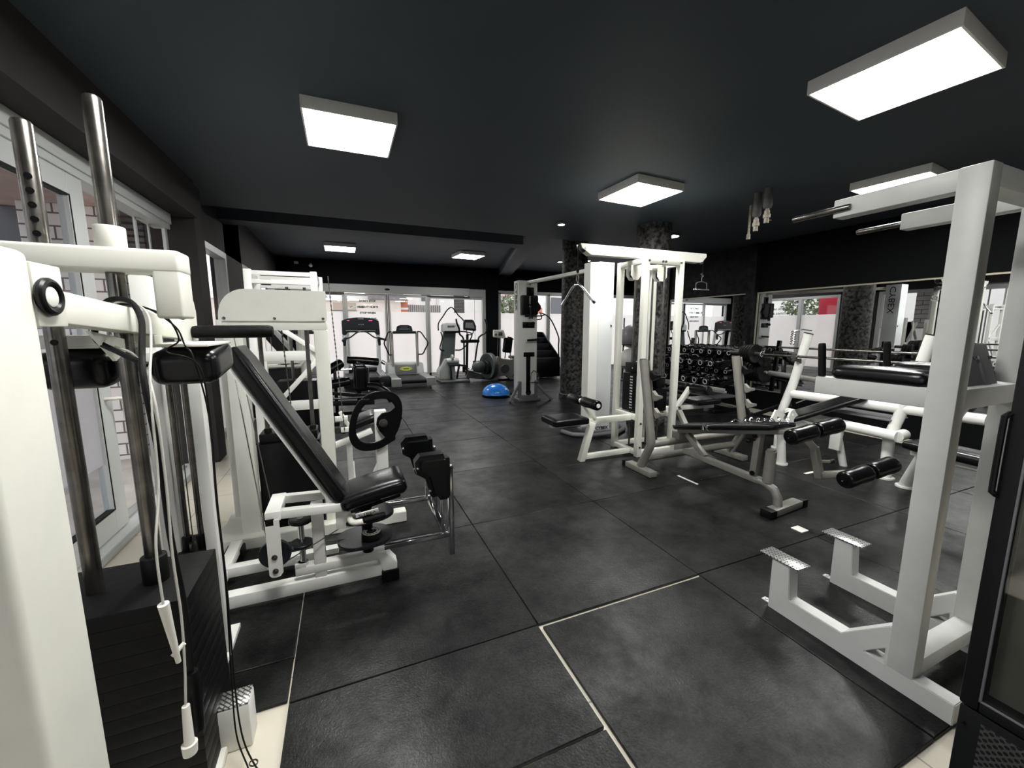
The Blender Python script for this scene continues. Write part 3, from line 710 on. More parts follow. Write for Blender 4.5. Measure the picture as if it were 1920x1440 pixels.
# things hanging on the lever arm
t = thing('jump_rope', 'clear jump rope with long white handles hung over the lever arm', 'jump rope', (-.46, 1.25, .31), 'jump ropes hung on the lever arm')
g = G(); g.curve([(-.46, 1.205, .80), (-.465, 1.22, .95), (-.462, 1.27, 1.1), (-.465, 1.30, 1.34), (-.49, 1.41, 1.45), (-.515, 1.49, 1.53), (-.55, 1.51, 1.567), (-.60, 1.52, 1.565), (-.612, 1.50, 1.50), (-.60, 1.48, 1.45), (-.53, 1.42, 1.42), (-.46, 1.30, 1.33), (-.45, 1.28, 1.1), (-.452, 1.27, .9), (-.45, 1.27, .72), (-.455, 1.265, .56), (-.46, 1.255, .46)], .0032, 8); part('cord', g, mat('clear plastic cord', (.55, .54, .5), .25), t)
g = G(); g.cyl((-.46, 1.205, .80), (-.452, 1.225, .615), .0125, .006, 14); g.cyl((-.463, 1.225, .635), (-.44, 1.24, .655), .006, seg=8); part('handle', g, WHITEP, t)
g = G(); g.cyl((-.46, 1.255, .455), (-.459, 1.245, .345), .0095, .0125, 14); g.cyl((-.459, 1.245, .345), (-.459, 1.243, .315), .019, .017, 14); part('handle', g, WHITEP, t)
t = thing('jump_rope', 'thick black jump rope looped over the lever arm, black handle hanging low', 'jump rope', (-.45, 1.30, .31), 'jump ropes hung on the lever arm')
g = G(); g.curve([(-.455, 1.30, .50), (-.45, 1.30, .7), (-.455, 1.28, .95), (-.46, 1.29, 1.15), (-.475, 1.30, 1.36), (-.50, 1.38, 1.44), (-.515, 1.44, 1.52), (-.545, 1.47, 1.57), (-.595, 1.49, 1.575), (-.615, 1.47, 1.54), (-.612, 1.43, 1.47), (-.56, 1.40, 1.435), (-.50, 1.37, 1.405), (-.488, 1.37, 1.40)], .0075, 10); part('cord', g, RUBBER, t)
g = G(); g.cyl((-.455, 1.30, .52), (-.455, 1.30, .49), .016, .022, 18); g.cyl((-.455, 1.30, .49), (-.452, 1.285, .345), .021, .018, 18); part('handle', g, BLACK, t)
t = thing('jump_rope', 'thin black jump rope hanging in a long loop down past the foot step', 'jump rope', (-.43, 1.5, .05), 'jump ropes hung on the lever arm')
g = G(); g.curve([(-.612, 1.50, 1.48), (-.61, 1.51, 1.54), (-.595, 1.52, 1.563), (-.55, 1.54, 1.560), (-.50, 1.57, 1.53), (-.475, 1.57, 1.46), (-.50, 1.54, 1.425), (-.43, 1.56, 1.38), (-.425, 1.60, 1.2), (-.43, 1.60, .9), (-.425, 1.585, .6), (-.41, 1.50, .3), (-.395, 1.46, .12), (-.36, 1.42, .03), (-.30, 1.34, .012)], .0026, 8)
g.curve([(-.612, 1.56, 1.48), (-.61, 1.57, 1.54), (-.595, 1.575, 1.560), (-.55, 1.59, 1.557), (-.495, 1.62, 1.50), (-.47, 1.60, 1.44), (-.44, 1.56, 1.40), (-.433, 1.62, 1.2), (-.438, 1.62, .9), (-.432, 1.60, .6), (-.42, 1.51, .3), (-.41, 1.46, .12), (-.37, 1.40, .03), (-.36, 1.36, .012)], .0026, 8); part('cord', g, RUBBER, t)
g = G(); g.ring((-.36, 1.42, .03), .012, .0025, (0, 1, 0), 16, 6); part('clip', g, STEEL, t)

# ================================================================== narrow weight tower behind it
t = thing('weight_tower', 'narrow white tower with thin steel rods and low black stack beside the window', 'gym machine', (-.66, 2.08, 0))
for (x, y, w, z1) in ((-.725, 2.07, .062, 1.70), (-.580, 2.05, .045, 1.38)):
    g = G(); g.box(x - w / 2, x + w / 2, y - .03, y + .03, -.01, z1, .006); part('upright', g, WHITE2, t)
for x in (-.672, -.622):
    g = G(); g.cyl((x, 2.05, .53), (x, 2.05, 1.38), .011, seg=16); part('guide_rod', g, STEEL, t)
    g = G(); g.cyl((x, 2.05, .53), (x, 2.05, .60), .019, seg=16, bev=.003); part('rubber_bumper', g, RUBBER, t)
g = G(); g.cyl((-.646, 2.03, .53), (-.646, 2.03, .575), .016, seg=16); g.cyl((-.646, 2.03, .57), (-.646, 2.03, 1.38), .0022, seg=6); part('lifting_cable', g, STEEL, t)
g = G(); g.box(-.755, -.56, 2.02, 2.10, 1.36, 1.40, .004); part('top_bar', g, WHITE2, t)
for k in range(12):
    g = G(); g.box(-.705, -.605, 1.90, 2.20, .03 + k * .0425, .03 + k * .0425 + .04, .003); part('weight_plate', g, STACK, t)
g = G(); g.box(-.77, -.555, 1.92, 2.22, -.01, .025, .003); part('base', g, WHITE2, t)

# ================================================================== adductor machine
t = thing('adductor_machine', 'white hip adductor machine with long reclined black backrest and two chrome leg bars', 'gym machine', (-.1, 2.35, 0))
T = Vector((-.515, 2.38, 1.392)); B_ = Vector((-.045, 2.38, .515)); d = (B_ - T).normalized(); nrm = Vector((-d.z, 0, d.x)) * -1
if nrm.x < 0: nrm = -nrm
R = Matrix((Vector((0, 1, 0)), d, nrm)).transposed()
if R.determinant() < 0: R = Matrix((Vector((0, -1, 0)), d, nrm)).transposed()
g = G(); g.pad((T + B_) / 2 + nrm * .012, (.25, (B_ - T).length, .085), R, .032); part('backrest', g, VINYL, t)
g = G(); g.beam(T - nrm * .048 + d * .03, B_ - nrm * .048, .06, .024, .003, side=(0, 1, 0)); g.beam(T + Vector((0, -.09, 0)) - nrm * .036 + d * .03, B_ + Vector((0, -.09, 0)) - nrm * .036, .025, .018, .002, side=(0, 1, 0)); part('backrest_frame', g, WHITE2, t)
g = G(); g.pad((.115, 2.37, .575), (.36, .30, .085), (0, -.20, 0), .035, .015); part('seat', g, VINYL, t)
g = G(); g.pad((.12, 2.37, .525), (.28, .22, .04), (0, -.20, 0), .012); part('seat_board', g, BLACK, t)
g = G()
g.box(-.415, -.345, 2.24, 2.50, .520, .570, .004)
g.beam((-.35, 2.27, .545), (-.03, 2.27, .530), .045, .045); g.beam((-.35, 2.47, .545), (-.03, 2.47, .530), .045, .045); g.box(-.09, .01, 2.27, 2.47, .40, .52, .004)
part('seat_frame', g, WHITE2, t)
g = G(); g.prism([(-.415, .235), (-.405, .222), (-.385, .218), (-.365, .222), (-.352, .24), (-.352, .53), (-.415, .53)], 2.232, 2.242, 'xz'); br = part('pulley_bracket', g, WHITE2, t)
for z in (.33, .255):
    g = G(); g.cyl((-.385, 2.225, z), (-.385, 2.235, z), .014, seg=12, bev=.003); part('bolt', g, STEEL, br)
g = G(); g.box(-.415, -.375, 2.232, 2.29, .50, .535, .002); part('end_cap', g, RUBBER, t)
g = G(); g.disc((-.385, 2.262, .335), .075, .02, (0, 1, 0), .01, 32, rim=1); part('pulley', g, PLASTIC, t)
g = G(); g.cyl((-.27, 2.35, .20), (-.27, 2.35, .47), .016, seg=18); g.cyl((-.27, 2.35, .19), (-.27, 2.35, .215), .026, seg=16); part('pulley_spindle', g, CHROME, t)
for z in (.455, .320):
    g = G(); g.disc((-.27, 2.35, z), .058, .018, (.05, 0, 1), .012, 32, rim=1); part('pulley', g, PLASTIC, t)
g = G(); g.box(-.215, -.155, 2.3215, 2.3785, .06, .545, .004); part('centre_post', g, WHITE2, t)
g = G(); g.box(-.31, .165, 2.319, 2.381, .145, .195, .006); g.box(-.31, -.255, 2.32, 2.38, .19, .215, .003); part('lower_rail', g, WHITE2, t)
g = G(); g.prism([(.10, .195), (.165, .195), (.225, .115), (.225, .05), (.15, .05), (.13, .12)], 2.31, 2.39, 'xz', bev=.004); part('front_gusset', g, WHITE2, t)
g = G(); g.box(-.755, .14, 2.315, 2.385, .045, .115, .006); part('base_rail', g, WHITE2, t)
g = G(); g.box(-.755, -.69, 2.38, 3.0, .045, .10, .006); g.box(-.70, -.10, 2.62, 2.68, .05, .11, .006); part('rear_rail', g, WHITE2, t)
for (x, y) in ((.19, 2.35), (-.72, 2.35), (-.72, 2.95), (-.14, 2.65)):
    g = G(); g.box(x - .055, x + .045, y - .05, y + .05, .004, .075, .006); part('rubber_foot', g, RUBBER, t)
def oval(cx, cy, z, rx, ry, th, m_, name, par, ang=0.0):
    g = G(); g.prism([(cx + rx * math.copysign(abs(math.cos(a)) ** .8, math.cos(a)) * math.cos(ang) - ry * math.copysign(abs(math.sin(a)) ** .8, math.sin(a)) * math.sin(ang), cy + rx * math.copysign(abs(math.cos(a)) ** .8, math.cos(a)) * math.sin(ang) + ry * math.copysign(abs(math.sin(a)) ** .8, math.sin(a)) * math.cos(ang)) for a in [k * PI / 24 for k in range(48)]], z - th / 2, z + th / 2, 'xy', bev=.003)
    return part(name, g, m_, par)
c1 = oval(.075, 2.36, .425, .145, .12, .022, PLASTIC, 'cam', t, .2); c2 = oval(.055, 2.36, .285, .150, .135, .020, PLASTIC, 'cam', t, .1)
g = G(); g.cyl((.07, 2.36, .19), (.07, 2.36, .50), .03, seg=20); part('cam_shaft', g, BLACK, t)
g = G(); g.cyl((.09, 2.31, .295), (.09, 2.31, .335), .055, seg=28, bev=.003); hub = part('cam_hub', g, BLACK, c2)
g = G(); g.disc((.09, 2.31, .337), .050, .003, (0, 0, 1), .028, 32); part('label_ring', g, LETTERW, hub)
g = G(); g.cyl((.09, 2.31, .335), (.09, 2.31, .342), .018, seg=18, bev=.002); part('hub_bolt', g, STEEL, hub)
for a in range(14):
    if a % 7 == 6: continue
    g = G() if a == 0 else g
    an = a * 2 * PI / 14; g.obox((.09 + .040 * math.cos(an), 2.31 + .040 * math.sin(an), .3388), (.010, .005, .001), (0, 0, an + PI / 2), 0)
part('label_marks', g, LETTER, hub)
g = G(); g.curve([(-.02, 2.33, .50), (-.02, 2.26, .46), (.0, 2.23, .445), (.06, 2.225, .445)], .016, 14); part('handle_stem', g, WHITEP, t)
g = G(); g.roller((.045, 2.225, .448), (.165, 2.225, .462), .019, 16); part('handle_grip', g, FOAM, t)
g = G(); g.obox((.07, 2.225, .490), (.12, .006, .026), (.3, -.12, 0), .001); lb = part('label_plate', g, LETTERW, t)
text('lettering', 'CYBEX', .028, LETTER, t, (.07, 2.220, .490), (PI / 2 - .3, -.12, 0), .001, sx=1.1)
# leg bars of chrome square tube with pads
for (y, z, ztop, xx) in ((2.22, .275, .70, .54), (2.50, .40, .74, .50)):
    g = G(); g.beam((.15, y, z), (xx, y, z), .028, .028, .002); g.box(xx - .022, xx + .010, y - .022, y + .022, .15 if y < 2.3 else .30, ztop, .002); g.beam((xx - .055, y, z + .0), (xx - .055, y, ztop), .016, .016, .002)
    lb = part('leg_bar', g, CHROME, t)
    g = G(); g.prism([(xx - .21, ztop + .05), (xx - .18, ztop + .085), (xx - .02, ztop + .085), (xx - .012, ztop + .05), (xx - .012, ztop - .17), (xx - .03, ztop - .19), (xx - .10, ztop - .19), (xx - .13, ztop - .15), (xx - .155, ztop - .05), (xx - .20, ztop - .02)], y - .06, y + .06, 'xz', bev=.028); part('leg_pad', g, VINYL, t)
    for zz in (ztop + .02, ztop - .12):
        g = G(); g.sph((xx - .195 if zz > ztop else xx - .13, y - .045, zz), .009, 10); part('bolt_cap', g, CHROME, lb)
g = G(); g.beam((.50, 2.22, .27), (.46, 2.50, .40), .03, .03, .002, side=(1, 0, 0)); part('cross_link', g, CHROME, t)
g = G(); g.tube([(-.62, 2.85, 1.30), (-.43, 2.34, .36)], .003, 6); g.tube([(-.62, 2.95, 1.45), (-.42, 2.5, .48)], .003, 6); g.tube([(-.33, 2.27, .28), (-.06, 2.32, .39)], .003, 6); g.tube([(-.22, 2.35, .32), (-.03, 2.36, .29)], .003, 6); part('cable', g, STEELD, t)

# ================================================================== shrouded weight tower with rounded cap
t = thing('shrouded_weight_tower', 'white weight tower with round-cornered top cover, chains and tall black stack', 'gym machine', (-.42, 3.3, 0))
cx, cz, rr = -.565, 1.575, .155
pts = [(-.095, 1.742), (-.565, 1.742)] + [(cx + rr * math.cos(a) * 1.0, cz + (1.742 - cz) * math.sin(a)) for a in [PI / 2 + k * PI / 16 for k in range(1, 8)]] + [(-.722, 1.575), (-.722, 1.545), (-.712, 1.537), (-.105, 1.537), (-.095, 1.55)]
g = G(); g.prism(pts, 3.085, 3.10, 'xz', bev=.002); cap = part('top_cover', g, WHITE, t)
g = G(); g.box(-.55, -.10, 3.10, 3.52, 1.728, 1.742, .002); g.tube([(-.55, 3.31, 1.735), (-.60, 3.31, 1.725), (-.65, 3.31, 1.70), (-.69, 3.31, 1.66), (-.712, 3.31, 1.60), (-.715, 3.31, 1.55)], .012, 8); part('cover_roof', g, WHITE, cap)
for x in (-.69, -.41, -.12):
    g = G(); g.cyl((x, 3.075, 1.556), (x, 3.086, 1.556), .009, seg=12, bev=.002); part('bolt', g, STEEL, cap)
g = G(); g.box(-.71, -.105, 3.10, 3.16, 1.478, 1.545, .004); part('top_rail', g, WHITE, t)
g = G(); g.box(-.71, -.60, 3.10, 3.19, .05, 1.48, .008); part('upright', g, WHITE, t)
g = G(); g.box(-.185, -.095, 3.10, 3.19, .05, 1.48, .008); part('upright', g, WHITE, t)
g = G(); g.box(-.82, -.755, 3.42, 3.50, .05, 1.55, .008); part('upright', g, WHITE, t)
g = G(); g.box(-.185, -.11, 3.46, 3.53, .05, 1.55, .008); part('upright', g, WHITE, t)
g = G(); g.box(-.82, -.11, 3.46, 3.52, 1.48, 1.55, .004); part('rear_rail', g, WHITE, t)
for x in (-.54, -.245):
    g = G(); g.cyl((x, 3.30, .70), (x, 3.30, 1.50), .014, seg=14); part('guide_rod', g, STEELD, t)
    g = G(); g.cyl((x, 3.30, .69), (x, 3.30, .77), .024, seg=14, bev=.003); part('rubber_bumper', g, RUBBER, t)
def chain(p, q, name, par, r=.006, step=.017):
    p, q = V(p), V(q); n = int((q - p).length / step); g = G(); d = (q - p).normalized()
    for k in range(n):
        c = p + (q - p) * (k + .5) / n; a = Vector((0, 1, 0)) if k % 2 else Vector((1, 0, 0))
        g.obox(c, (r * 1.7, r * .9, step * 1.0), Matrix((d.cross(a).normalized(), a - d * a.dot(d), d)).transposed(), .001, 1)
    return part(name, g, STEELD, par)
chain((-.40, 3.28, 1.49), (-.37, 3.28, .72), 'lifting_chain', t)
g = G(); g.box(-.60, -.20, 3.20, 3.42, .03, .68, .004); part('weight_stack', g, BLACK, t)
g = G(); g.box(-.585, -.215, 3.22, 3.40, .68, .745, .004); part('top_plate', g, BLACK, t)
g = G(); g.prism([(-.86, 3.03), (.38, 3.03), (.38, 3.12), (-.60, 3.12), (-.60, 3.19), (-.70, 3.19), (-.70, 3.50), (-.86, 3.62)], .004, .085, 'xy', bev=.004); part('base', g, WHITE, t)

# ================================================================== rotary machine with big black handwheel
t = thing('leg_curl_machine', 'white machine with oval black handwheel on a short post and a black seat', 'gym machine', (.2, 3.6, 0))
g = G(); g.box(.19, .275, 3.16, 3.24, .06, .865, .005); part('post', g, WHITE2, t)
g = G(); g.prism([(.19, .36), (.19, .44), (.05, .12), (.09, .10)], 3.18, 3.22, 'xz'); part('brace', g, WHITE2, t)
ow = [(.235 + .20 * math.cos(a) * (1.0 if math.cos(a) > 0 else 1.12) - .045, .800 + .225 * math.sin(a)) for a in [k * PI / 24 for k in range(48)]]
def wheelpt(a, k):
    x = math.cos(a); z = math.sin(a)
    sx = .185; sz = .225
    px = math.copysign(abs(x) ** .85, x) * sx; pz = math.copysign(abs(z) ** .85, z) * sz
    return (.195 + px * k + pz * k * .22, .800 + pz * k)
AN = [k * PI / 24 for k in range(48)]
g = G(); g.prism([wheelpt(a, 1) for a in AN], 3.105, 3.135, 'xz', [[wheelpt(a, .74) for a in AN]], bev=.006); wh = part('handwheel', g, BLACK, t)
g = G(); g.prism([(.33, .74), (.385, .80), (.37, .92), (.30, .865), (.24, .855), (.205, .82), (.195, .77), (.215, .72), (.26, .66), (.25, .60), (.33, .64)], 3.107, 3.133, 'xz', bev=.004); part('crank_web', g, BLACK, wh)
g = G(); g.cyl((.245, 3.07, .785), (.245, 3.18, .785), .030, seg=20, bev=.004); g.cyl((.245, 3.055, .785), (.245, 3.08, .785), .013, seg=6); part('hub', g, STEELD, wh)
g = G(); g.box(.10, .155, 3.08, 3.11, .945, .975, .004); part('stop_pin', g, BLACK, wh)
g = G(); g.pad((.09, 4.0, .615), (.34, .36, .07), (.0, -.32, 0), .03, .01); part('seat', g, VINYL, t)
g = G(); g.beam((-.16, 3.85, .43), (.20, 3.85, .55), .05, .05, .004); g.beam((.0, 3.9, .48), (.0, 4.0, .0), .05, .05, .004); g.beam((-.14, 3.26, .44), (-.14, 3.9, .46), .05, .05); part('seat_frame', g, WHITE2, t)
g = G(); g.box(-.02, .04, 3.5, 4.5, .004, .07, .004); g.box(-.15, .28, 3.2, 3.27, .004, .07, .004); g.box(.0, .06, 3.2, 3.6, .004, .07, .004); part('base', g, WHITE2, t)
chain((-.085, 3.60, 1.90), (-.03, 3.60, .62), 'lifting_chain', t)
g = G(); g.box(-.10, .0, 3.66, 3.70, .70, .74, .003); g.box(-.06, .02, 3.66, 3.70, .60, .64, .003); g.beam((-.06, 3.68, .78), (.02, 3.68, .62), .03, .03); part('chain_bracket', g, WHITE2, t)

# ================================================================== braced tower further back
t = thing('tall_braced_tower', 'bright white braced tower rising behind the round-cornered cover', 'gym machine', (-.5, 4.7, 0))
for (x, y) in ((-.79, 4.5), (-.235, 4.5), (-.79, 4.95), (-.205, 4.95)):
    g = G(); g.box(x - .031, x + .031, y - .031, y + .031, .005, 2.035, .005); part('upright', g, WHITE2, t)
for y in (4.5, 4.95):
    g = G(); g.box(-.79, -.21, y - .012, y + .012, 1.985 if y < 4.7 else 1.90, 2.025, .003); part('top_rail', g, WHITE2, t)
for z in (1.22, .72):
    g = G(); g.box(-.79, -.21, 4.48, 4.52, z - .05, z + .045, .003); part('cross_rail', g, WHITE2, t)
for x in (-.79, -.22):
    g = G(); g.beam((x, 4.5, 1.98), (x, 4.95, 1.98), .03, .07); part('side_rail', g, WHITE2, t)
g = G(); g.box(-.79, -.20, 4.475, 4.525, 1.905, 1.945, .003); part('cross_rail', g, WHITE2, t)
g = G(); g.beam((-.64, 4.47, 1.55), (-.22, 4.47, 1.24), .03, .045, side=(0, 1, 0)); g.beam((-.24, 4.47, 1.18), (-.62, 4.47, .76), .03, .045, side=(0, 1, 0)); part('braces', g, WHITE2, t)
g = G(); g.box(-.64, -.28, 4.60, 4.85, .03, .95, .004); part('weight_stack', g, BLACK, t)
g = G(); g.cyl((-.50, 4.72, .95), (-.50, 4.72, 1.9), .015, seg=12); g.cyl((-.34, 4.72, .95), (-.34, 4.72, 1.9), .015, seg=12); part('guide_rods', g, STEELD, t)
g = G(); g.cyl((-.70, 4.6, 1.93), (-.62, 4.6, 1.93), .03, seg=16); g.cyl((-.66, 4.6, 1.88), (-.66, 4.6, 1.2), .003, seg=6); part('pulley', g, STEELD, t)
# leg press far behind
t = thing('leg_press_machine', 'cream leg press with diagonal grey sled rails, seen through the white towers', 'gym machine', (-.75, 6.3, 0))
g = G(); g.tube([(-1.22, 6.0, 1.62), (-1.22, 6.0, 1.05), (-1.17, 6.0, .99), (-.55, 6.0, .99), (-.50, 6.0, 1.05), (-.50, 6.0, 1.62)], .02, 10); g.box(-1.2, -.5, 6.02, 6.10, 1.02, 1.12, .01); g.box(-1.30, -1.22, 5.97, 6.07, 0, 1.7, .008); g.box(-.56, -.46, 6.15, 6.23, 0, 1.75, .008); part('frame', g, WHITE, t)
g = G(); g.beam((-1.1, 6.15, 1.15), (-.80, 6.15, 1.66), .05, .05); g.beam((-.95, 6.12, 1.62), (-.60, 6.12, 1.12), .05, .05); part('sled_rail', g, GREY, t)
g = G(); g.pad((-.86, 6.3, 1.36), (.16, .3, .62), (0, -.62, 0), .03); part('back_pad', g, VINYL, t)
g = G(); g.box(-1.15, -.55, 6.1, 6.5, .30, .95, .02); part('guard_box', g, BLACK, t)
# ================================================================== black multi-pad machine
t = local('back_extension_machine', 'low black machine with several round pads and chrome bars, in front of the big treadmill', 'gym machine', (0.1, 6.9, 0), 0)
g = G(); g.roller((-.06, .05, .98), (.42, .0, .93), .062, 20); part('roller_pad', g, VINYL, t)
g = G(); g.roller((-.46, -.05, .76), (-.14, .10, .93), .075, 20); part('roller_pad', g, VINYL, t)
g = G(); g.roller((-.36, -.25, .62), (-.04, -.15, .66), .07, 20); part('roller_pad', g, VINYL, t)
g = G(); g.pad((.12, -.2, .70), (.20, .12, .42), (.1, 0, 0), .05); part('chest_pad', g, VINYL, t)
g = G(); g.roller((.02, -.05, .90), (.20, -.05, .90), .05, 20); part('roller_pad', g, VINYL, t)
g = G(); g.curve([(.22, -.3, .58), (.36, -.35, .56), (.50, -.42, .46), (.56, -.48, .36)], .062, 16); part('arm_pad', g, VINYL, t)
g = G(); g.tube([(.24, -.12, .86), (.24, -.14, .30)], .017, 10); g.tube([(-.45, -.2, .40), (.5, -.35, .42)], .02, 10); g.tube([(-.30, .1, .82), (.0, .1, .82)], .018, 10); g.tube([(.46, .0, .94), (.52, .0, .90)], .03, 10); part('chrome_bars', g, CHROME, t)
g = G(); g.beam((-.5, -.5, .06), (.5, -.4, .06), .06, .06); g.beam((-.5, .3, .06), (.4, .3, .06), .06, .06); g.beam((.05, -.5, .06), (.05, .4, .06), .06, .06); g.beam((.08, -.1, .06), (.10, -.1, .95), .06, .06); g.beam((-.25, 0, .06), (-.25, 0, .85), .05, .05); g.beam((-.4, -.2, .5), (.45, -.3, .40), .05, .05); g.beam((-.5, -.3, .35), (.3, -.4, .34), .05, .07); g.beam((.3, 0, .5), (.44, -.35, .62), .05, .05); part('frame', g, BLACK, t)

# ================================================================== treadmills
t = local('treadmill', 'large treadmill with wide dark console and pink display lights', 'treadmill', (.455, 10.0, 0), .0)
g = G(); g.box(-.50, .50, .0, 2.05, .10, .30, .02, 3); g.box(-.50, -.36, -.03, .12, .08, .31, .03, 3); g.box(.30, .56, -.06, .20, .07, .33, .04, 3); part('deck', g, PLASTIC, t)
g = G(); g.box(-.30, .28, -.02, 1.6, .302, .312, .003); g.cyl((-.30, .02, .25), (.28, .02, .25), .06, seg=16); part('belt', g, RUBBER, t)
g = G(); g.box(.32, .50, .10, 1.5, .300, .330, .008)
part('side_rail', g, GREYDK, t)
g = G()
for k in range(3): g.box(.35 + k * .05, .365 + k * .05, .15, 1.45, .330, .334, 0)
part('grip_strips', g, PLASTICL, t)
g = G(); g.box(-.42, .42, 1.4, 2.0, .28, .42, .05, 3); part('motor_cover', g, PLASTIC, t)
for x in (-.42, .40):
    g = G(); g.tube([(x, 1.3, .12), (x, 1.25, .7), (x, 1.2, 1.30)], .055, 16, rs=[.06, .055, .05]); part('upright', g, PANELW, t)
g = G(); g.prism([(-.47, 1.30), (-.37, 1.30), (-.34, 1.36), (.32, 1.36), (.35, 1.30), (.45, 1.30), (.43, 1.66), (.28, 1.715), (.08, 1.74), (-.12, 1.74), (-.32, 1.715), (-.47, 1.66)], 1.14, 1.22, 'xz', bev=.012); con = part('console', g, PLASTIC, t)
g = G(); g.box(-.08, .06, 1.133, 1.139, 1.700, 1.712, .001); g.box(-.38, .34, 1.132, 1.139, 1.40, 1.41, .001)
for k in range(3): g.box(-.07 + k * .05, -.05 + k * .05, 1.133, 1.139, 1.555, 1.572, .001)
part('display_marks', g, PLASTICL, con)
g = G(); g.box(.18, .27, 1.133, 1.139, 1.65, 1.675, .001); g.box(-.34, -.28, 1.133, 1.139, 1.65, 1.67, .001); part('display_light', g, LED, con)
g = G(); g.box(-.09, .07, 1.130, 1.139, 1.42, 1.455, .003); part('tray', g, BLACK, con)
g = G(); g.curve([(-.42, 1.12, 1.22), (-.30, 1.0, 1.23), (-.12, .95, 1.36), (0, .94, 1.385), (.12, .95, 1.36), (.30, 1.0, 1.23), (.42, 1.12, 1.22)], .018, 10); g.beam((.38, 1.12, 1.22), (.58, .95, 1.16), .05, .06, .02); g.beam((-.38, 1.12, 1.22), (-.47, 1.0, 1.14), .07, .08, .03); part('handlebar', g, PLASTIC, t)
g = G(); g.cyl((-.42, 1.1, 1.18), (-.43, 1.08, 1.02), .045, .03, 14); part('cup_holder', g, PLASTIC, t)
g = G(); g.cyl((.41, 1.1, 1.18), (.42, 1.08, 1.02), .045, .03, 14); part('cup_holder', g, PLASTIC, t)

def techno(label, loc):
    t = local('treadmill', label, 'treadmill', loc, 0)
    g = G(); g.box(-.51, -.30, 0, 1.8, .12, .26, .02, 3); g.box(.30, .51, 0, 1.8, .12, .26, .02, 3); part('side_rail', g, mat('treadmill grey', (.16, .165, .165), .4) if 'treadmill grey' not in bpy.data.materials else bpy.data.materials['treadmill grey'], t)
    g = G(); g.box(-.52, -.30, -.03, .12, .08, .275, .012, 3); g.box(.30, .52, -.03, .12, .08, .275, .012, 3); part('end_cap', g, PLASTICL, t)
    g = G(); g.box(-.30, .30, 0.02, 1.6, .20, .235, .01); g.cyl((-.30, .03, .19), (.30, .03, .19), .045, seg=16); part('belt', g, RUBBER, t)
    g = G(); g.box(-.33, .33, -.01, .1, .06, .15, .01); g.cyl((-.42, .05, .03), (-.38, .05, .03), .03, seg=12); g.cyl((.38, .05, .03), (.42, .05, .03), .03, seg=12); part('rear_frame', g, GREYDK, t)
    g = G(); g.prism([(1.25, .20), (1.40, .52), (1.9, .52), (1.95, .15), (1.25, .15)], -.48, .48, 'yz', bev=.02); mc = part('motor_cover', g, PLASTICL, t)
    g = G(); g.obox((0, 1.315, .375), (.56, .012, .24), (-.435, 0, 0), .004); part('cover_panel', g, GREYDK, mc)
    g = G()
    for R1, R2 in ((.15, .05), (.11, .03)): g.tube([(R1 * math.cos(a), 1.302 + R2 * .42 * math.sin(a), .375 + R2 * .9 * math.sin(a)) for a in [k * PI / 14 for k in range(28)]], .009, 6, closed=True)
    part('logo', g, YELLOW, mc)
    for x in (-.33, .33):
        g = G(); g.box(x - .035, x + .035, 1.36, 1.44, .4, 1.38, .015, 3); part('upright', g, mat('pale bronze', (.42, .41, .36), .4) if 'pale bronze' not in bpy.data.materials else bpy.data.materials['pale bronze'], t)
    g = G(); g.box(-.30, .30, 1.30, 1.42, 1.32, 1.39, .015, 3); g.prism([(-.22, 1.38), (.22, 1.38), (.19, 1.52), (.10, 1.55), (-.10, 1.55), (-.19, 1.52)], 1.33, 1.40, 'xz', bev=.012); con = part('console', g, PLASTIC, t)
    g = G(); g.box(-.09, .09, 1.322, 1.329, 1.485, 1.505, .002); g.box(-.14, .14, 1.324, 1.329, 1.42, 1.46, .002); part('display', g, PLASTICG, con)
    for s_ in (-1, 1):
        g = G(); g.curve([(s_ * .34, 1.38, 1.37), (s_ * .42, 1.30, 1.36), (s_ * .50, 1.18, 1.22), (s_ * .56, 1.05, 1.08), (s_ * .50, 1.10, .92), (s_ * .44, 1.2, .78), (s_ * .36, 1.36, .76)], .018, 10); part('handrail', g, BLACK, t)
    return t
techno('smaller treadmill with pale uprights and yellow green emblem on its motor cover', (1.53, 9.78, 0))
techno('treadmill mostly hidden behind the round-cornered white tower, one black handrail showing', (-.93, 10.2, 0))

# ================================================================== stepper
t = local('stepper', 'grey stepper with broad leaning column, looped top handle and two pedals', 'cardio machine', (2.78, 11.0, 0), 0)
g = G(); g.box(-.42, .38, -.5, .2, .0, .06, .015, 3); part('base', g, PLASTICG, t)
g = G(); g.prism([(-.40, .06), (-.40, .30), (-.22, .62), (.02, .66), (.04, .30), (.05, .06)], -.22, .22, 'xz', bev=.03); part('housing', g, PLASTICL, t)
g = G(); g.prism([(-.36, .28), (-.20, 1.40), (.14, 1.40), (.06, .28)], .02, .16, 'xz', bev=.02); part('column', g, PLASTICG, t)
g = G(); g.beam((-.08, -.30, .48), (.30, -.30, .44), .10, .05, .01); g.beam((-.12, -.30, .46), (-.10, -.30, .08), .06, .05, .01); g.beam((.12, -.30, .44), (.05, -.30, .08), .06, .05, .01); g.box(-.16, .14, -.42, -.20, .44, .50, .015); part('pedals', g, PLASTIC, t)
g = G(); g.cyl((-.20, -.16, .56), (.14, -.16, .56), .09, seg=20); g.disc((-.04, -.18, .66), .09, .05, (1, 0, 0), 0, 24); part('flywheel', g, PLASTICL, t)
g = G(); g.prism([(-.28, 1.36), (.26, 1.36), (.24, 1.58), (.10, 1.61), (-.14, 1.61), (-.26, 1.58)], -.02, .10, 'xz', bev=.02); con = part('console', g, PLASTICL, t)
g = G(); g.box(-.11, .09, -.028, -.021, 1.50, 1.54, .002); part('display', g, PLASTICG, con)
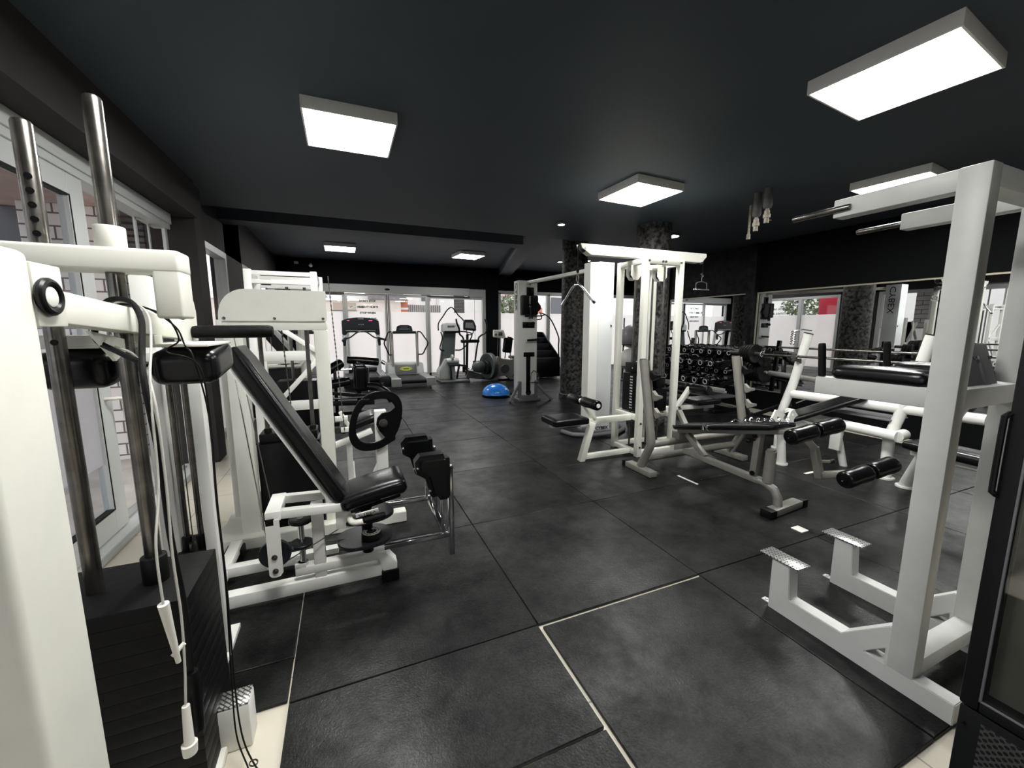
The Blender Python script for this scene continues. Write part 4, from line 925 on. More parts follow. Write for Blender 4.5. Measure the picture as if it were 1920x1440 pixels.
g = G(); g.box(-.2, .2, -.04, .1, 1.33, 1.39, .01); part('console_tray', g, BLACK, con)
g = G(); g.curve([(-.36, 0, 1.40), (-.35, 0, 1.60), (-.22, -.03, 1.80), (-.12, -.05, 1.95), (0, -.05, 2.03), (.10, -.05, 1.95), (.20, -.03, 1.82), (.36, 0, 1.66), (.36, 0, 1.40)], .017, 10); part('loop_handle', g, BLACK, t)
g = G(); g.curve([(-.30, -.02, 1.36), (-.28, -.10, 1.20), (-.36, -.14, .94), (-.30, -.08, .86), (-.22, 0, .86)], .018, 10); g.curve([(.24, -.02, 1.38), (.52, -.20, 1.32), (.44, -.22, 1.10), (.26, -.10, .88), (.10, 0, .86)], .018, 10); part('side_handle', g, BLACK, t)

# ================================================================== elliptical
t = local('elliptical_trainer', 'dark elliptical trainer with swinging arms and round rear flywheel cover', 'cardio machine', (3.45, 10.6, 0), 0)
g = G(); g.prism([(-.36, .10), (.30, .02), (.36, .10), (-.30, .30)], .05, .15, 'xz', bev=.02); g.box(-.55, -.2, .3, .4, .02, .08, .01); g.box(.0, .45, -.3, -.2, .0, .06, .01); part('base', g, PLASTICG, t)
g = G(); g.disc((.24, -.1, .42), .37, .14, (1, .3, 0), .0, 40, rim=1); fl = part('flywheel_cover', g, PLASTICG, t)
g = G(); g.disc((.15, -.13, .40), .20, .12, (1, .3, 0), 0, 32); part('crank_disc', g, PLASTIC, fl)
g = G(); g.sph((-.06, -.15, .42), (.20, .12, .17), 16); part('nose_cover', g, PLASTICG, t)
g = G(); g.beam((-.28, .3, .12), (-.24, .3, 1.3), .07, .07, .02); part('mast', g, BLACK, t)
g = G(); g.prism([(-.36, 1.42), (.0, 1.38), (.0, 1.52), (-.08, 1.70), (-.34, 1.70), (-.36, 1.60)], .22, .32, 'xz', bev=.02); con = part('console', g, PLASTIC, t)
g = G(); g.prism([(-.32, 1.48), (-.05, 1.45), (-.10, 1.62), (-.31, 1.62)], .212, .219, 'xz'); part('display', g, GREYDK, con)
g = G(); g.box(-.44, .10, .22, .32, 1.06, 1.15, .03, 3); g.ring((-.18, .25, 1.38), .10, .014, (0, 1, 0)); part('fixed_handle', g, BLACK, t)
for pts in ([(-.36, .26, .30), (-.36, .26, 1.12), (-.48, .22, 1.30), (-.50, .2, 1.45), (-.56, .2, 1.60), (-.58, .2, 1.72)], [(-.05, .26, .45), (.06, .26, 1.12), (.12, .22, 1.25), (.28, .2, 1.36), (.30, .2, 1.55), (.25, .2, 1.72)]):
    g = G(); g.curve(pts, .024, 10); g.cyl(V(*pts[0]) + Vector((0, 0, -.06)), V(*pts[0]) + Vector((0, 0, .1)), .05, seg=12); part('swing_arm', g, BLACK, t)
g = G(); g.beam((-.36, .26, .28), (.2, -.2, .30), .05, .06, .01); g.beam((-.05, .26, .42), (.3, -.1, .30), .05, .06, .01); g.box(-.3, -.1, -.05, .2, .34, .37, .01); part('pedal_arm', g, CHROME, t)

# ================================================================== recumbent bike
t = local('recumbent_bike', 'beige recumbent exercise bike with small display and black back cushion', 'cardio machine', (4.28, 10.5, 0), 0)
g = G(); g.prism([(-.40, .12), (-.36, .70), (-.20, .62), (.30, .55), (.42, .40), (.42, .05), (.05, .02), (-.10, .14)], -.12, .12, 'xz', bev=.03); hs = part('housing', g, mat('beige grey plastic', (.26, .25, .22), .45), t)
g = G(); g.disc((-.15, -.13, .34), .13, .04, (0, 1, 0), 0, 28); g.prism([(.05, .10), (.40, .12), (.40, .45), (.22, .42)], -.15, -.12, 'xz', bev=.01); part('side_cover', g, PLASTICG, hs)
g = G(); g.box(-.42, .40, -.02, .02, .0, .05, .01); g.beam((-.30, 0, .62), (-.28, 0, 1.2), .05, .05, .01); g.beam((-.26, 0, .55), (.30, 0, .58), .06, .04, .01); part('frame', g, BLACK, t)
g = G(); g.prism([(-.46, 1.22), (-.12, 1.18), (-.10, 1.24), (-.16, 1.42), (-.46, 1.42)], -.06, .0, 'xz', bev=.015); con = part('console', g, WHITEP, t)
g = G(); g.box(-.32, -.20, -.066, -.06, 1.26, 1.36, .002); g.disc((-.39, -.062, 1.29), .03, .01, (0, 1, 0), 0, 18); part('display', g, PLASTICG, con)
g = G(); g.pad((-.02, 0, .99), (.27, .10, .42), (0, .12, 0), .045); part('back_cushion', g, VINYL, t)
g = G(); g.pad((.20, -.1, .66), (.36, .36, .08), None, .035); g.tube([(-.08, 0, .80), (-.10, 0, .62)], .015, 8); g.tube([(.06, 0, .80), (.07, 0, .6)], .015, 8); part('seat', g, VINYL, t)
g = G(); g.curve([(-.02, 0, 1.22), (.08, -.02, 1.2), (.14, -.05, 1.15)], .016, 8); part('handle', g, BLACK, t)

# ================================================================== stair climber
t = local('stair_climber', 'black stair climber with descending steps and curved handrails', 'cardio machine', (5.35, 10.3, 0), 0)
g = G(); g.prism([(.0, .06), (.0, .62), (1.1, 1.34), (1.5, 1.34), (1.5, .06)], -.34, -.28, 'yz', bev=.01); part('side_panel', g, BLACK, t)
g = G(); g.prism([(.0, .06), (.0, .62), (1.1, 1.34), (1.5, 1.34), (1.5, .06)], .44, .50, 'yz', bev=.01); part('side_panel', g, BLACK, t)
g = G(); g.box(-.28, .44, .0, .04, .06, .60, .005); part('front_panel', g, BLACK, t)
g = G(); g.box(-.28, .44, 1.4, 1.5, .06, 1.34, .005); part('rear_panel', g, BLACK, t)
for k in range(4):
    g = G(); g.box(-.28, .44, .02 + k * .28, .34 + k * .28, .585 + k * .19, .61 + k * .19, .006); g.box(-.28, .44, .30 + k * .28, .33 + k * .28, .61 + k * .19, .78 + k * .19, .003); part('step', g, PLASTIC, t)
g = G()
for s_ in (-.30, .46): g.curve([(s_, 1.3, 1.95), (s_ + .02, .9, 1.86), (s_ + .03, .55, 1.68), (s_ + .02, .10, 1.22), (s_, .05, .95), (s_, .02, .6)], .02, 10)
g.curve([(-.30, 1.25, 1.94), (-.30, 1.2, 1.75), (.1, 1.2, 1.73), (.46, 1.2, 1.75), (.46, 1.25, 1.94)], .018, 8)
part('handrail', g, BLACK, t)
g = G(); g.box(-.2, .4, .0, 1.4, .02, .06, .01); g.box(-.30, -.12, -.05, .2, .03, .06, .01); part('base', g, CHROME, t)
g = G(); g.beam((.1, 1.4, 1.3), (.1, 1.4, 1.75), .08, .06, .01); g.box(-.15, .3, 1.3, 1.42, 1.72, 2.0, .03); part('console', g, PLASTIC, t)

# balance trainer
t = local('balance_trainer', 'bright blue half-dome balance trainer on the mats', 'balance trainer', (3.02, 8.12, .004), 0)
g = G(); g.tube([(0, 0, .0), (0, 0, .015), (0, 0, .04), (0, 0, .055)], .3, 48, rs=[.27, .305, .31, .295]); part('platform', g, BLACK, t)
g = G(); g.tube([(0, 0, .052), (0, 0, .075)], .3, 48, rs=[.30, .296]); pr_ = [(math.cos(a), math.sin(a)) for a in [k * PI / 24 for k in range(12)]]
g.tube([(0, 0, .07 + .205 * s_) for c_, s_ in pr_], .3, 48, rs=[.295 * c_ for c_, s_ in pr_]); part('dome', g, BLUE, t)
g = G(); g.tube([(.28, 0, .03), (.36, -.03, .03)], .02, 8); part('side_grip', g, BLACK, t)

# ================================================================== cable crossover: two columns and a top arm
t = thing('cable_crossover', 'white cable crossover with two tall columns joined by a long overhead arm', 'gym machine', (3.2, 5.8, 0))
g = G(); g.box(3.25, 3.66, 7.42, 7.66, .12, 2.41, .006); col = part('column', g, WHITE2, t)
g = G(); g.box(3.42, 3.58, 7.405, 7.43, 2.12, 2.28, .003); g.box(3.36, 3.60, 7.405, 7.43, .90, .99, .003); g.box(3.42, 3.51, 7.405, 7.43, .16, .92, .003); g.box(3.335, 3.60, 7.41, 7.43, 1.48, 1.60, .003); part('slot', g, BLACK, col)
g = G(); g.disc((3.50, 7.42, 2.20), .05, .02, (1, 0, 0), .01, 24); g.disc((3.47, 7.42, .16), .06, .03, (0, 1, 0), 0, 24); part('pulley', g, PLASTIC, col)
text('lettering', 'CYBEX', .15, LETTER, col, (3.247, 7.54, 2.10), (PI / 2, PI / 2, -PI / 2), .001, sx=1.2)
text('lettering', '4', .05, LETTER, col, (3.50, 7.415, 2.335), (PI / 2, 0, 0))
g = G(); g.pad((3.46, 7.37, 1.93), (.36, .09, .38), None, .02); g.prism([(3.62, 2.02), (3.70, 1.92), (3.71, 1.86), (3.64, 1.80)], 7.33, 7.41, 'xz', bev=.01); part('carriage_block', g, BLACK, t)
g = G(); g.tube([(3.44, 7.33, 2.05), (3.45, 7.31, 1.8), (3.45, 7.31, 1.66)], .016, 8); g.tube([(3.46, 7.33, 1.9), (3.50, 7.31, 1.66)], .016, 8); g.sph((3.44, 7.31, 1.56), (.04, .03, .035), 10); g.sph((3.52, 7.31, 1.57), (.04, .03, .035), 10); g.tube([(3.37, 7.38, 1.715), (3.72, 7.35, 1.72), (3.78, 7.33, 1.74)], .012, 8); g.roller((3.40, 7.33, 1.235), (3.68, 7.33, 1.25), .022, 12); part('hanging_grips', g, BLACK, t)
g = G(); g.tube([(3.44, 7.30, 2.10), (3.445, 7.305, 1.95)], .005, 6); g.ring((3.445, 7.30, 1.90), .018, .005, (0, 1, 0), 16, 6); part('snap_hook', g, CHROME, t)
g = G()
for s_, x0 in ((-1, 3.27), (1, 3.64)):
    g.beam((x0, 7.42, .36), (x0 + s_ * .28, 7.25, .02), .05, .05, .003, side=(0, 1, 0)); g.box(x0 - .03, x0 + .03, 7.38, 7.44, .0, .40, .003)
g.box(3.26, 3.66, 7.36, 7.44, .02, .10, .003); g.box(3.2, 3.7, 7.3, 7.8, .004, .05, .003)
part('foot_frame', g, GREYDK, t)
g = G(); g.tube([(3.56, 7.36, .62), (3.50, 7.34, .56), (3.47, 7.33, .38), (3.67, 7.33, .38), (3.64, 7.34, .56), (3.57, 7.36, .62)], .009, 8); g.cyl((3.47, 7.33, .375), (3.67, 7.33, .375), .012, seg=10); part('stirrup_handle', g, CHROME, t)
g = G(); g.box(3.20, 3.44, 4.62, 4.88, .03, 2.36, .006); col = part('column', g, PANELW, t)
g = G(); g.prism([(3.20, 4.62), (3.20, 4.88), (3.10, 4.84), (3.10, 4.68)], .03, 2.355, 'xy', bev=.003); part('side_cover', g, WHITE2, col)
text('lettering', 'CYBEX', .062, LETTER, col, (3.31, 4.617, .085), (PI / 2, 0, 0), .001, sx=1.1, bold=.002)
g = G(); g.cyl((3.15, 4.655, 2.32), (3.15, 4.665, 2.32), .01, seg=10); g.box(3.40, 3.42, 4.612, 4.622, 1.50, 1.53, .001); part('bolt', g, STEEL, col)
g = G(); g.tube([(2.80, 4.85, .03), (2.84, 4.62, .035), (3.10, 4.46, .04), (3.45, 4.46, .04), (3.70, 4.62, .035), (3.78, 4.85, .03)], .03, 10); g.beam((3.2, 4.7, .1), (2.92, 4.58, .12), .05, .03); g.box(3.08, 3.48, 4.57, 4.90, .004, .06, .005); part('foot_frame', g, GREYDK, t)
g = G(); g.beam((3.46, 7.5, 2.375), (3.32, 4.86, 2.30), .08, .055, .003); part('overhead_arm', g, WHITE, t)

# ================================================================== lat pulldown tower with two stations
t = thing('lat_pulldown_tower', 'white four-post pulldown tower with two seats and a long double-ended top beam', 'gym machine', (3.35, 3.8, 0))
for (x, y) in ((3.09, 3.60), (3.585, 3.60), (3.09, 4.03), (3.585, 4.03)):
    g = G(); g.box(x - .032, x + .032, y - .032, y + .032, .005, 2.248, .004); part('post', g, WHITE, t)
for y in (3.60, 4.03):
    for z0, z1 in ((2.185, 2.246), (.02, .075)):
        g = G(); g.box(3.09, 3.585, y - .030, y + .030, z0, z1, .003); part('cross_rail', g, WHITE, t)
for x in (3.09, 3.585):
    for z0, z1 in ((2.186, 2.245), (.43, .49), (.021, .074)):
        g = G(); g.box(x - .029, x + .029, 3.60, 4.03, z0, z1, .003); part('side_rail', g, WHITE, t)
g = G(); g.box(3.09, 3.585, 4.0, 4.06, .43, .49, .003); part('cross_rail', g, WHITE, t)
g = G()
for (x, z) in ((3.11, 2.215), (3.34, 2.215), (3.565, 2.215), (3.09, .40), (3.09, .12), (3.585, .33), (3.3, 2.215)):
    g.cyl((x, 3.560, z), (x, 3.57, z), .013, seg=10)
part('bolts', g, STEELD, t)
pts = [(2.37, 2.375), (4.16, 2.385), (4.165, 2.35), (4.10, 2.285), (2.50, 2.265), (2.385, 2.33)]
g = G()
for y in (3.775, 3.865): g.prism(pts, y - .004, y + .004, 'xz')
for x in (2.43, 2.93, 3.60, 4.09): g.cyl((x, 3.765, 2.335), (x, 3.875, 2.335), .012, seg=10)
g.box(2.52, 4.08, 3.775, 3.865, 2.276, 2.284, 0); g.box(2.50, 4.10, 3.775, 3.865, 2.366, 2.374, 0)
part('top_beam', g, WHITE, t)
for x in (3.10, 3.48):
    for y in (3.78, 3.86):
        g = G(); g.prism([(x - .06, 2.19), (x + .08, 2.19), (x + .08, 2.08), (x + .04, 2.03), (x - .02, 2.03), (x - .06, 2.08)], y - .004, y + .004, 'xz'); part('pulley_plate', g, WHITE, t)
    g = G(); g.disc((x + .01, 3.82, 2.10), .05, .03, (0, 1, 0), .01, 24, rim=1); part('pulley', g, PLASTIC, t)
g = G(); g.disc((2.41, 3.82, 2.335), .05, .03, (0, 1, 0), .01, 24, rim=1); g.disc((4.12, 3.82, 2.31), .045, .03, (0, 1, 0), .01, 24, rim=1); part('pulley', g, PLASTIC, t)
for (xa, xb, top, lab) in ((3.135, 3.30, 1.08, 0), (3.40, 3.545, .90, 1)):
    g = G(); g.box(xa, xb, 3.66, 3.97, .50, top - .13, .003); st = part('weight_stack', g, STACK, t)
    g = G()
    for k in range(int((top - .65) / .034)): g.box(xa - .001, xb + .001, 3.658, 3.972, .52 + k * .034, .522 + k * .034, 0)
    part('plate_gaps', g, BLACK, st)
    g = G()
    rnd = random.Random(4)
    for k in range(int((top - .67) / .034)):
        for q in range(3):
            zz = .533 + k * .034; yy = 3.79 + q * .016
            if lab == 0: g.box(xa - .003, xa - .001, yy, yy + rnd.uniform(.006, .012), zz, zz + .016, 0)
    if lab == 0: part('weight_numbers', g, LETTERW, st)
    else: g.bm.free()
    g = G(); g.box(xa + .005, xb - .005, 3.69, 3.94, top - .12, top, .004); part('top_plate', g, BLACK, t)
    g = G(); g.tube([(xa + .02, 3.72, top + .004), (xb - .02, 3.9, top + .004)], .008, 8); g.cyl((xa - .004, 3.80, top - .06), (xa + .008, 3.80, top - .06), .010, seg=10); part('top_hardware', g, CHROME, t)
    for y in (3.72, 3.91):
        g = G(); g.cyl(((xa + xb) / 2, y, .05), ((xa + xb) / 2, y, 2.19), .012, seg=12); part('guide_rod', g, STEELD, t)
    g = G(); g.cyl(((xa + xb) / 2, 3.82, top), ((xa + xb) / 2, 3.82, 2.08), .0035, seg=6); part('cable', g, RUBBER, t)
# near station, facing left
g = G(); g.pad((2.17, 3.70, .505), (.42, .34, .075), None, .022); part('seat', g, VINYL, t)
g = G(); g.box(2.00, 2.42, 3.66, 3.74, .43, .455, .003); g.beam((2.36, 3.72, .455), (3.06, 3.72, .455), .06, .065); g.beam((2.52, 3.70, .44), (2.40, 3.72, .0), .065, .065, .003, side=(0, 1, 0)); g.beam((2.41, 3.72, .05), (3.06, 3.72, .05), .055, .055); g.beam((2.56, 3.72, .47), (2.42, 3.72, .67), .06, .05, .003, side=(0, 1, 0)); part('seat_frame', g, WHITE, t)
g = G(); g.roller((2.40, 3.98, .69), (2.40, 3.76, .69), .052); g.roller((2.40, 3.70, .69), (2.40, 3.42, .69), .055, waist=.04); part('knee_roller', g, VINYL, t)
g = G(); g.cyl((2.40, 3.412, .69), (2.40, 3.425, .69), .022, seg=16); g.cyl((2.40, 3.70, .69), (2.40, 3.76, .69), .025, seg=16); part('roller_axle', g, WHITEP, t)
# far station, facing right
g = G(); g.pad((4.45, 3.98, .505), (.42, .34, .07), None, .022); part('seat', g, VINYL, t)
g = G(); g.beam((3.60, 3.95, .455), (4.65, 3.95, .43), .06, .055); g.beam((4.0, 3.95, .45), (4.22, 3.95, .70), .06, .05, .003, side=(0, 1, 0)); g.beam((4.02, 3.95, .45), (4.30, 3.95, .0), .06, .06, .003, side=(0, 1, 0)); g.beam((3.6, 3.95, .04), (4.28, 3.95, .04), .05, .05); part('seat_frame', g, WHITE, t)
g = G(); g.roller((4.22, 4.24, .70), (4.22, 3.98, .70), .058); g.roller((4.22, 3.92, .70), (4.22, 3.64, .70), .06); part('knee_roller', g, VINYL, t)
# handles hanging from the beam ends
t = thing('v_bar_handle', 'chrome V-shaped pulldown bar hanging from the left end of the top beam', 'cable handle', (2.36, 3.82, 1.72))
g = G(); g.cyl((2.365, 3.82, 2.335), (2.365, 3.82, 2.09), .004, seg=8); part('cable', g, RUBBER, t)
g = G(); g.cyl((2.365, 3.82, 2.11), (2.365, 3.82, 2.075), .018, .012, 12); part('stopper', g, RUBBER, t)
g = G(); g.tube([(2.365, 3.82, 2.07), (2.352, 3.82, 2.05), (2.350, 3.82, 2.00), (2.365, 3.82, 1.975), (2.380, 3.82, 2.00), (2.378, 3.82, 2.05)], .0045, 8, closed=True); part('carabiner', g, CHROME, t)
g = G(); g.tube([(2.27, 3.98, 1.74), (2.325, 3.87, 1.92), (2.345, 3.835, 1.95), (2.375, 3.80, 1.95), (2.395, 3.77, 1.92), (2.46, 3.64, 1.76)], .014, 14); g.cyl((2.36, 3.82, 1.95), (2.365, 3.82, 1.98), .008, seg=8); part('bar', g, CHROME, t)
g = G(); g.cyl((2.456, 3.648, 1.77), (2.464, 3.632, 1.752), .016, seg=14); part('end_cap', g, BLACK, t)
t = thing('row_handle', 'small chrome D-shaped handle hanging from the right end of the top beam', 'cable handle', (4.17, 3.82, 1.98))
g = G(); g.cyl((4.165, 3.82, 2.31), (4.165, 3.82, 2.13), .004, seg=8); part('cable', g, RUBBER, t)
g = G(); g.ring((4.165, 3.82, 2.14), .018, .004, (0, 1, 0), 16, 6, .6, 1.5); g.tube([(4.165, 3.82, 2.12), (4.165, 3.82, 2.06)], .006, 8); part('snap_hook', g, CHROME, t)
g = G(); g.curve([(4.07, 3.82, 1.965), (4.075, 3.82, 2.035), (4.12, 3.82, 2.052), (4.165, 3.82, 2.058), (4.21, 3.82, 2.052), (4.255, 3.82, 2.035), (4.26, 3.82, 1.965)], .007, 8, 4); g.cyl((4.04, 3.82, 1.962), (4.29, 3.82, 1.962), .010, seg=12); part('bar', g, CHROME, t)

# ================================================================== barbell rack with decline bench
t = thing('decline_bench_rack', 'warm grey decline bench with barbell uprights and two pairs of black leg rollers', 'gym bench', (3.2, 2.6, 0))
for (x, nm) in ((2.79, 0), (4.10, 1)):
    yb = 3.2
    g = G(); g.tube([(x, yb - .01, .07), (x, yb - .13, .30), (x, yb - .145, .36), (x, yb - .13, .44), (x, yb + .02, 1.17)], .042, 18); up = part('upright', g, TAUPE, t)
    g = G(); g.sph((x, yb + .02, 1.172), (.040, .040, .012), 14); part('end_cap', g, BLACK, up)
    g = G(); g.beam((x + .045, yb - .09, .62), (x + .045, yb + .01, 1.16), .012, .07, .003, side=(1, 0, 0)); hp = part('hook_plate', g, TAUPE, up)
    for z in (1.00, .80, .63):
        y0 = yb - .13 + (z - .44) / .73 * .15 - .03
        g = G(); g.prism([(y0, z), (y0 - .03, z - .035), (y0 - .11, z + .005), (y0 - .11, z + .03), (y0 - .05, z + .03), (y0, z + .07)], x + .03, x + .075, 'yz', bev=.003); part('bar_hook', g, TAUPE if z < .95 else BLACK, up)
    g = G(); g.beam((x, yb - .20, .035), (x, yb + .22, .035), .09, .055, .004); part('foot', g, TAUPE, t)
    g = G(); g.box(x - .047, x + .047, yb + .18, yb + .23, .006, .066, .003); part('foot_cap', g, RUBBER, t)
g = G(); g.tube([(2.79, 3.07, .33), (4.10, 3.07, .33)], .036, 16); g.tube([(2.79, 3.15, .16), (4.10, 3.15, .16)], .036, 16); g.box(3.10, 3.30, 3.0, 3.10, .36, .44, .004); part('cross_tube', g, TAUPE, t)
# bench
X0 = 3.16
g = G(); g.beam((X0, 2.98, .25), (X0, 2.16, .225), .06, .05, .004); g.tube([(X0, 2.20, .225), (X0, 2.12, .222), (X0 + .01, 2.05, .19), (X0 + .02, 2.02, .13), (X0 + .02, 2.01, .05)], .034, 16); g.beam((X0, 2.95, .43), (X0, 2.72, .26), .05, .05); part('main_rail', g, TAUPE, t)
g = G(); g.beam((X0 - .10, 1.99, .037), (X0 + .32, 2.03, .037), .085, .055, .004); part('front_foot', g, TAUPE, t)
for p in ((X0 - .12, 1.988), (X0 + .33, 2.031)):
    g = G(); g.box(p[0] - .035, p[0] + .035, p[1] - .047, p[1] + .047, .005, .068, .004); part('foot_cap', g, RUBBER, t)
g = G(); g.beam((X0, 2.22, .24), (X0, 2.20, .64), .055, .055, .003, side=(1, 0, 0)); part('support_post', g, TAUPE, t)
g = G(); g.cyl((X0, 2.10, .235), (X0, 2.09, .50), .040, seg=20); g.cyl((X0, 2.09, .50), (X0, 2.09, .515), .03, seg=16); part('storage_sleeve', g, TAUPE, t)
g = G()
for (y, z) in ((2.215, .60), (2.21, .28)): g.cyl((X0 - .035, y, z), (X0 - .045, y, z), .02, seg=14)
g.sph((X0 - .10, 2.22, .565), .022, 12); g.cyl((X0 - .10, 2.22, .565), (X0, 2.22, .565), .008, seg=8); part('adjust_knob', g, BLACK, t)
a, b = Vector((X0, 3.02, .495)), Vector((X0, 1.98, .735))
dd = (b - a).normalized()
Rb = Matrix((Vector((1, 0, 0)), dd, Vector((1, 0, 0)).cross(dd))).transposed()
g = G(); g.pad(a + dd * .20, (.28, .40, .05), Rb, .022); part('head_pad', g, VINYL, t)
g = G(); g.pad(a + dd * .73, (.28, .64, .05), Rb, .022); part('back_pad', g, VINYL, t)
g = G(); g.beam(a + Vector((0, .0, -.042)), b + Vector((0, 0, -.042)), .10, .03, .003); g.beam(a + Vector((-.06, .0, -.042)), b + Vector((-.06, 0, -.042)), .02, .04, .003); part('pad_frame', g, TAUPE, t)
g = G(); g.tube([a + dd * .39 + Vector((-.15, 0, -.02)), a + dd * .39 + Vector((-.15, 0, .03)), a + dd * .42 + Vector((-.12, 0, -.03))], .012, 8); part('pad_hinge', g, CHROME, t)
g = G(); g.beam((X0 + .09, 1.95, .70), (X0 + .16, 1.86, .56), .05, .05); g.beam((X0 + .16, 1.87, .58), (X0 + .20, 1.83, .34), .05, .05, .003, side=(1, 0, 0)); g.beam((X0 + .20, 1.84, .36), (X0 + .30, 1.66, .42), .045, .045); g.cyl((X0 + .17, 1.85, .47), (X0 + .27, 1.80, .47), .012, seg=10); part('leg_arm', g, TAUPE, t)
g = G(); g.sph((X0 + .28, 1.80, .47), (.03, .022, .018), 12); part('arm_knob', g, BLACK, t)
for (p, q) in (((2.97, 1.84, .70), (3.47, 1.80, .76)), ((3.12, 1.55, .455), (3.60, 1.50, .525))):
    p, q = V(*p), V(*q); m_ = (p + q) / 2; u = (q - p).normalized()
    for a_, b_ in ((p, m_ - u * .012), (m_ + u * .012, q)):
        g = G(); g.roller(a_, b_, .060, 24, waist=.05); rl = part('leg_roller', g, VINYL, t)
    g = G(); g.cyl(p - u * .012, q + u * .012, .018, seg=14); g.cyl(p - u * .004, p - u * .001, .030, seg=18); part('roller_axle', g, BLACK, t)
    g = G(); g.sph(p - u * .014, .006, 8); part('axle_cap', g, CHROME, t)
# loose attachments
t = thing('ankle_chain', 'small tangle of chrome chain lying across the decline bench behind the rollers', 'chain', (3.5, 2.4, .64))
g = G()
for k in range(9): g.ring((3.16 + .012 * k + .003 * math.sin(k), 2.46 - k * .05, .672 + k * .0117), .017, .004, (math.sin(k * 1.3), math.cos(k * 1.3), .8), 14, 6, 1.4, .8)
part('links', g, CHROME, t)
text('lettering', 'CYBEX', .15, LETTER, bpy.data.objects['column.003'] if 'column.003' in bpy.data.objects else col, (3.442, 4.75, 2.05), (0, PI / 2, 0), .001, sx=1.2)

# ================================================================== dumbbell rack
t = thing('dumbbell_rack', 'long dark dumbbell rack with two stepped tiers and a silver lower rail', 'dumbbell rack', (5.8, 5.6, 0)); rack_root = t
for y in (4.62, 6.62):
    g = G(); g.beam((6.18, y, .0), (6.02, y, 1.25), .06, .06, .004, side=(0, 1, 0)); g.beam((5.45, y, .03), (6.2, y, .03), .06, .06); g.beam((5.52, y, .46), (6.10, y, .68), .05, .05); g.beam((5.52, y, .79), (6.06, y, 1.02), .05, .05); part('end_frame', g, BLACK, t)
g = G(); g.beam((5.52, 4.85, .0), (5.62, 4.85, .62), .05, .07, .003, side=(0, 1, 0)); g.beam((5.52, 6.3, .0), (5.62, 6.3, .62), .05, .07, .003, side=(0, 1, 0)); part('front_leg', g, GREYDK, t)
for (x, z, m_) in ((5.56, .852, BLACK), (5.76, .873, BLACK), (5.90, 1.045, BLACK), (6.06, 1.065, BLACK), (5.56, .520, BLACK), (5.76, .540, BLACK), (5.89, .708, BLACK), (6.05, .728, BLACK)):
    z -= .045
    g = G(); g.box(x - .02, x + .02, 4.6, 6.64, z - .03, z, .003); part('shelf_rail', g, m_, t)
g = G(); g.box(5.44, 5.48, 4.45, 6.7, .42, .465, .004); g.box(5.46, 5.52, 4.45, 6.7, .385, .42, .003); part('silver_rail', g, mat('brushed rail', (.5, .5, .48), .35, metal=.3), t)
g = G(); g.box(5.5, 6.0, 4.6, 6.6, .26, .29, .003); part('floor_shelf', g, GREYDK, t)
RINGM = mat('satin steel ring', (.85, .85, .85), .35, metal=.6)
def dumbbell(L, r, label, grp):
    t = local('dumbbell', label, 'dumbbell', (0, 0, 0), 0, grp); h = L * .40
    for s_ in (-1, 1):
        g = G(); a, b = s_ * (L / 2 - h), s_ * L / 2
        g.tube([(a, 0, 0), (a + s_ * .008, 0, 0), (b - s_ * .012, 0, 0), (b - s_ * .004, 0, 0), (b, 0, 0)], r, 20, rs=[r * .85, r, r, r * .93, r * .8]); hd = part('head', g, DUMB, t)
        g = G(); g.ring((b + s_ * .001, 0, 0), r * .55, r * .11, (1, 0, 0), 20, 6); part('chrome_ring', g, RINGM, hd)
    g = G(); g.cyl((-L / 2 + h, 0, 0), (L / 2 - h, 0, 0), .016, seg=12); part('handle', g, CHROME, t)
    return t
dA = dumbbell(.38, .070, 'black dumbbell in the front row of the upper tier of the long rack', 'dumbbells on the rack')
dB = dumbbell(.31, .060, 'smaller black dumbbell in the back row of the upper tier of the long rack', 'dumbbells on the rack')
dC = dumbbell(.40, .074, 'large black dumbbell in the front row of the lower tier of the long rack', 'dumbbells on the rack')
dD = dumbbell(.28, .054, 'small black dumbbell in the back row of the lower tier of the long rack', 'dumbbells on the rack')
dE = dumbbell(.24, .048, 'little dumbbell on the floor shelf beneath the long rack', 'dumbbells on the rack')
def row(d0, x, z, y0, step, n, tilt, nm):
    for k in range(n):
        o = d0 if k == 0 else dup(d0)
        o['label'] = 'black dumbbell, %s from the near end, %s of the long rack' % (NTH[k], nm)
        o.location = (x + .45, y0 + k * step + .35, z - .045); o.rotation_euler = (0, -tilt, 0.04 * math.sin(k * 2.3))
row(dA, 5.66, .925, 4.78, .225, 9, .10, 'upper tier front row')
row(dB, 5.98, 1.105, 4.72, .20, 10, .12, 'upper tier back row')
row(dC, 5.66, .60, 4.86, .245, 7, .10, 'lower tier front row')
row(dD, 5.97, .765, 4.76, .20, 10, .12, 'lower tier back row')
row(dE, 5.64, .333, 4.95, .16, 9, 0, 'floor shelf row')
g = G(); g.tube([(5.95, 4.62, 1.13), (5.9, 4.75, 1.165), (5.88, 5.0, 1.165), (5.95, 5.2, 1.15)], .02, 8); g.box(5.86, 6.02, 4.98, 5.2, 1.155, 1.18, .01)
rack_root.location = (5.8 + .45, 5.6 + .35, 0)
tw = single('towel', g, GREYDK, 'dark folded cloth lying across the top row of dumbbells at the near end', 'towel')
tw.location += Vector((.45, .35, -.045))

